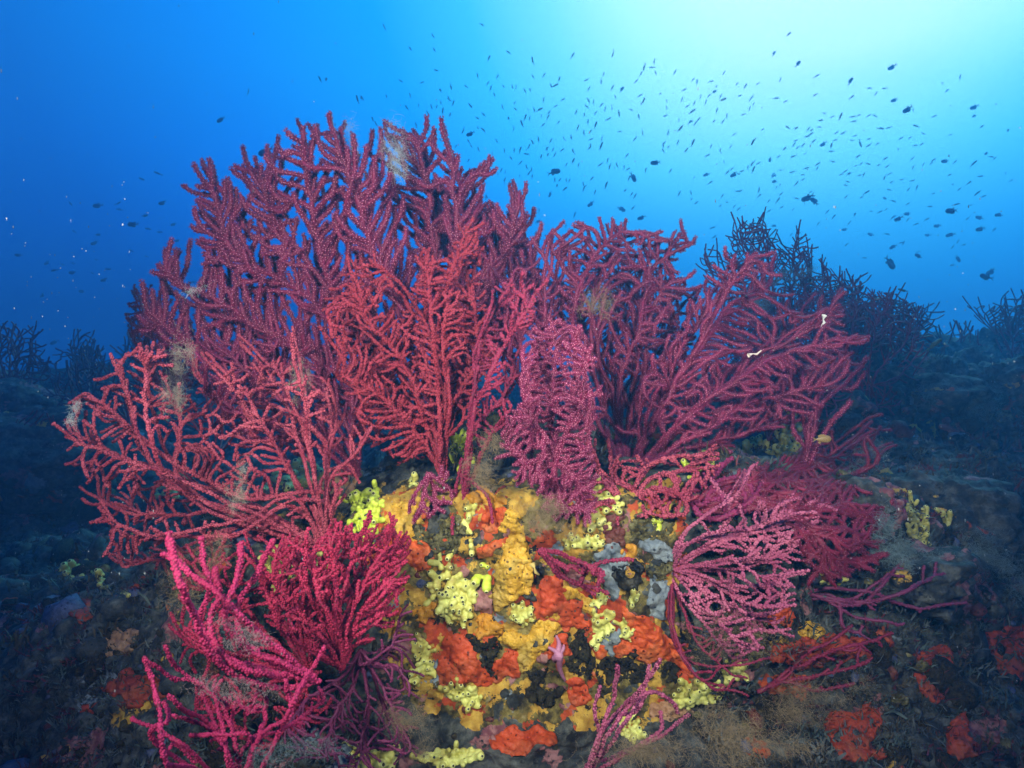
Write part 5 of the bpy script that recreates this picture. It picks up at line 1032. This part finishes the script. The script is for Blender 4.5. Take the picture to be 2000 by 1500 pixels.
BF = [
 ('dark fish with forked tail and a light streak on its belly, above the left shoulder of the largest crimson fan', 520, 295, 34, 205, 0), ('plump dark fish facing right above the gap between the two crimson fans', 1082, 336, 27, 12, 0),
 ('dark fish with raised tail above the summit of the largest crimson fan', 919, 261, 19, 205, 0), ('upper of two overlapping dark fish right of centre in the blue', 1577, 386, 27, 205, 0), ('lower of two overlapping dark fish right of centre in the blue', 1591, 394, 22, 125, 20),
 ('dark fish with spread tail in the middle of the shoal', 1281, 317, 22, 190, 0), ('dark fish diving in the middle of the shoal', 1236, 346, 22, -60, 0), ('dark blunt fish below the middle of the shoal', 1380, 341, 14, 190, 40), ('dark fish sinking head down left in the lower shoal', 1434, 340, 19, 215, 0),
 ('dark fish just over the arching crimson fan, facing down right', 1213, 408, 19, -28, 0), ('dark fish just over the arching crimson fan, tail raised right', 1253, 425, 18, 200, 0), ('dark fish left of the two over the arching fan', 1154, 398, 17, 220, 0), ('little dark fish right of the largest crimson fan', 1075, 379, 14, 240, 20),
 ('long dark fish rising high at the upper right', 1773, 213, 24, 215, 0), ('dark fish highest at the upper right', 1742, 131, 19, 210, 0), ('dark fish below the highest one at the upper right', 1747, 195, 16, 205, 0), ('dark fish in the pale water right of the shoal', 1847, 314, 18, 190, 0), ('smudged dark fish near the upper right edge', 1903, 209, 19, 200, 0),
 ('dark fish left of the row at the right', 1755, 427, 19, 205, 0), ('fish seen broadside in the row at the right, largest there', 1860, 411, 28, 186, 0), ('dark fish at the right end of the row', 1914, 425, 18, 170, 0), ('dark oval fish at the far right of the row', 1952, 420, 17, 180, 10), ('dark fish under the broadside fish at the right', 1831, 441, 16, 185, 0), ('dark fish with ragged tail under the row at the right', 1857, 459, 18, 190, 30), ('dark fish lower right of the row', 1915, 447, 20, 195, 0),
 ('small dark fish in the middle of the lower right group', 1812, 459, 13, 180, 0), ('blunt dark fish turning away at the right, above the diving one', 1745, 482, 16, 210, 45), ('dark fish facing left above the spread dark fan', 1795, 500, 18, 155, 0), ('dark fish diving steeply above the spread dark fan', 1737, 513, 32, -52, 0), ('dark fish angled down at right of the diving one', 1870, 505, 17, -50, 0), ('tiny blunt dark fish below the angled one at the right', 1861, 518, 11, 180, 50),
 ('upper dark fish of the crossing pair near the right edge', 1936, 530, 24, 215, 0), ('lower dark fish of the crossing pair near the right edge', 1926, 541, 26, 160, 0), ('small dark fish over the tall notched fan', 1701, 458, 14, 165, 0), ('slim dark fish left of the row at the right', 1773, 417, 16, 190, 0), ('slim dark fish low over the dark fans', 1650, 448, 13, 190, 0), ('dark fish in the thick of the shoal, nose down left', 1608, 281, 16, 215, 0), ('dark fish half out of the right edge above the hazy fan', 1982, 604, 22, 180, 0),
 ('lone dark fish high at the upper left', 431, 233, 19, 220, 0), ('dark fish widest of the left group', 261, 438, 24, 180, 0), ('dark fish right of the widest in the left group', 318, 396, 18, 195, 0), ('dark fish by the left shoulder of the largest crimson fan', 339, 438, 13, 200, 0), ('dark fish of the left group with its tail spread upward', 191, 401, 21, 190, 0), ('dark round fish deep in the left group', 142, 532, 16, 185, 0), ('dim fish at the bottom of the left group', 204, 546, 17, 200, 0),
 ('dim fish above the blurred far left fan', 106, 668, 18, 205, 0), ('olive dim fish beside the blurred far left fan', 99, 720, 22, 210, 0), ('dim fish low in the left group', 83, 576, 15, 225, 0), ('dim fish at the left of the left group', 92, 513, 14, 215, 0), ('dim fish leftmost in the left group', 36, 498, 15, 180, 0), ('dark fish rising in the left group', 185, 474, 17, 200, 0), ('dark fish between left group and the largest crimson fan', 347, 470, 13, 190, 0), ('slim dim fish over the rose fan against dark water', 247, 688, 12, 230, 0),
]
for i, (l, x, y, n, a, yw) in enumerate(BF):
    big_fish(l if len(l.split()) <= 16 else ' '.join(l.split()[:16]), x, y, n, a, L=.10+.012*math.sin(i*2.3), yaw=yw, bend=.25*math.sin(i*1.7))
big_fish('striped yellow brown fish beside the upright red fan at right', 1605, 858, 38, 2, 'bream', M_FY, Y=1.12, group='fish among the sea fans')
big_fish('slender greenish fish drifting right of the spread dark fan', 1824, 674, 40, 38, 'wrasse', M_FG, Y=1.9, group='fish among the sea fans')
big_fish('dull red brown fish low over the dark right slope', 1849, 834, 32, 175, 'chromis', M_FR, Y=1.8, group='fish among the sea fans')
big_fish('small reddish fish over the dark right slope', 1684, 793, 20, 175, 'slim', M_FR, Y=1.7, group='fish among the sea fans')
big_fish('slim pale fish above the spread dark fan', 1764, 567, 22, 165, 'wrasse', M_FG, Y=2.6, group='fish among the sea fans')
big_fish('dull pinkish fish over the dark left slope', 42, 970, 20, 160, 'slim', M_FR, Y=1.6, group='fish among the sea fans')
SM = []
for kind, bd in (('slim', .3), ('slim', -.35), ('slim', 0), ('chromis', .3), ('chromis', -.2)):
    b, tl, d, a = fish_mesh(kind, bd); V, F = cat_mesh([b]+tl+[d, a]); o = mesh_np('small_fish', V, F, M_FI, smooth=False); SM.append(o.data); bpy.data.objects.remove(o)
def shoal():
    g = np.random.default_rng(12); zones = [(.25, 1270, 235, 200, 100, 62), (.20, 1560, 280, 160, 90, 35), (.13, 1740, 310, 140, 95, 28), (.19, 920, 225, 190, 80, 105), (.08, 1080, 300, 80, 70, 75), (.12, 190, 470, 115, 75, 170), (.05, 1800, 380, 120, 60, 22)]
    LAB = ['tiny dark slim fish in the shoal across the upper blue water', 'tiny dark fish in the dim group left of the largest crimson fan']
    pr = np.array([z[0] for z in zones]); pr /= pr.sum(); k = 0; tiny = []; taken = [(b[1], b[2]) for b in BF]
    while k < 240 or len(tiny) < 260:
        zi = g.choice(len(zones), p=pr); _, cx, cyy, sxx, syy, ang = zones[zi]; x, y = g.normal(cx, sxx), g.normal(cyy, syy)
        if not (8 < x < 1992 and 45 < y < 620): continue
        if min((x-a)**2+(y-b)**2 for a, b in taken) < 60: continue
        s = float(np.clip(g.normal(13.5 if y < 330 else 11, 2.6), 7.5, 19))
        if zi == 5: s += 2
        a = g.normal(ang, 22)+(180 if g.random() < .25 else 0); L = g.uniform(.075, .105)
        if k < 240:
            o = bpy.data.objects.new('small_fish', SM[int(g.choice(5, p=[.31,.31,.28,.05,.05]))]); C.objects.link(o); Y = min(9.6, L*1000/(K*s)); s *= .95; orient(o, x, y, a, s*K*Y/1000, Y, yaw=g.normal(0, 14)); tag(o, LAB[1] if zi == 5 else LAB[0], 'fish', 'dim fish left of the reef' if zi == 5 else 'shoal of small fish'); k += 1; taken.append((x, y))
        elif x > 700 and y > 130:
            s = g.uniform(4.5, 7.5); tiny.append((x, y, a, L, min(9.8, L*1000/(K*s))))
    me = SM[2]; nv = len(me.vertices); co = np.empty(nv*3); me.vertices.foreach_get('co', co); co = co.reshape(-1, 3)
    fs = [tuple(p.vertices) for p in me.polygons]; T = np.array([f for f in fs if len(f) == 3]); Q = np.array([f for f in fs if len(f) == 4]); Vs = []; Ts = []; Qs = []
    for i, (x, y, a, L, Y) in enumerate(tiny):
        ca, sa = math.cos(R(a)), math.sin(R(a)); v = co*L; Vs.append(np.stack([v[:, 0]*ca-v[:, 2]*sa, v[:, 1], v[:, 0]*sa+v[:, 2]*ca], 1)+np.array(P(x, y, Y))); Ts.append(T+i*nv); Qs.append(Q+i*nv)
    o = mesh_np('distant_fish_shoal', np.vstack(Vs), [np.vstack(Ts), np.vstack(Qs)], M_FI, smooth=False); tag(o, 'faint specks of far fish behind the shoal', None, None, 'stuff')
shoal()

# ------------------------------------------------------------------ drifting particles
def snow():
    g = np.random.default_rng(44); Vs = []; Fs = []; b = 0; v0, f0 = I1
    for k in range(520):
        px, py = g.uniform(0, 2000), g.uniform(0, 1400)
        if g.random() < .45: px = g.choice([g.uniform(1600, 2000), g.uniform(0, 300)]); py = g.uniform(350, 1150)
        Y = g.uniform(.45, 1.9); h = hit(px, py, 9)[0].y
        if Y > h-.05: continue
        s = K*Y/1000*g.uniform(.35, 1.0); st = g.uniform(1, 1.6) if g.random() < .75 else g.uniform(2.5, 5)
        Vs.append(v0*np.array([s, s, s*st])*g.uniform(.7, 1.3, (len(v0), 1))+np.array(P(px, py, Y))); Fs.append(f0+b); b += len(v0)
    o = mesh_np('marine_snow', np.vstack(Vs), [np.vstack(Fs)], mottle('marine_snow', [(.30,.33,.33)], bump=0)); tag(o, kind='stuff')
snow()

# ------------------------------------------------------------------ the water itself: one even body of haze round camera and reef
def haze():
    m = bpy.data.materials.new('water_haze'); m.use_nodes = True; n = m.node_tree; n.nodes.clear()
    o = n.nodes.new('ShaderNodeOutputMaterial'); v = n.nodes.new('ShaderNodeVolumePrincipled'); n.links.new(v.outputs[0], o.inputs['Volume'])
    v.inputs['Color'].default_value = (.09, .36, .70, 1); v.inputs['Absorption Color'].default_value = (0, .45, .85, 1)
    v.inputs['Density'].default_value = .082; v.inputs['Anisotropy'].default_value = .5
    x, y0, y1, z0, z1 = 9.2, -3.6, 10.4, -3.0, 5.0
    V = [(-x,y0,z0),(x,y0,z0),(x,y1,z0),(-x,y1,z0),(-x,y0,z1),(x,y0,z1),(x,y1,z1),(-x,y1,z1)]
    h = mesh_np('haze', V, [[(0,3,2,1),(4,5,6,7),(0,1,5,4),(1,2,6,5),(2,3,7,6),(3,0,4,7)]], m, smooth=False); tag(h, kind='stuff')
haze()
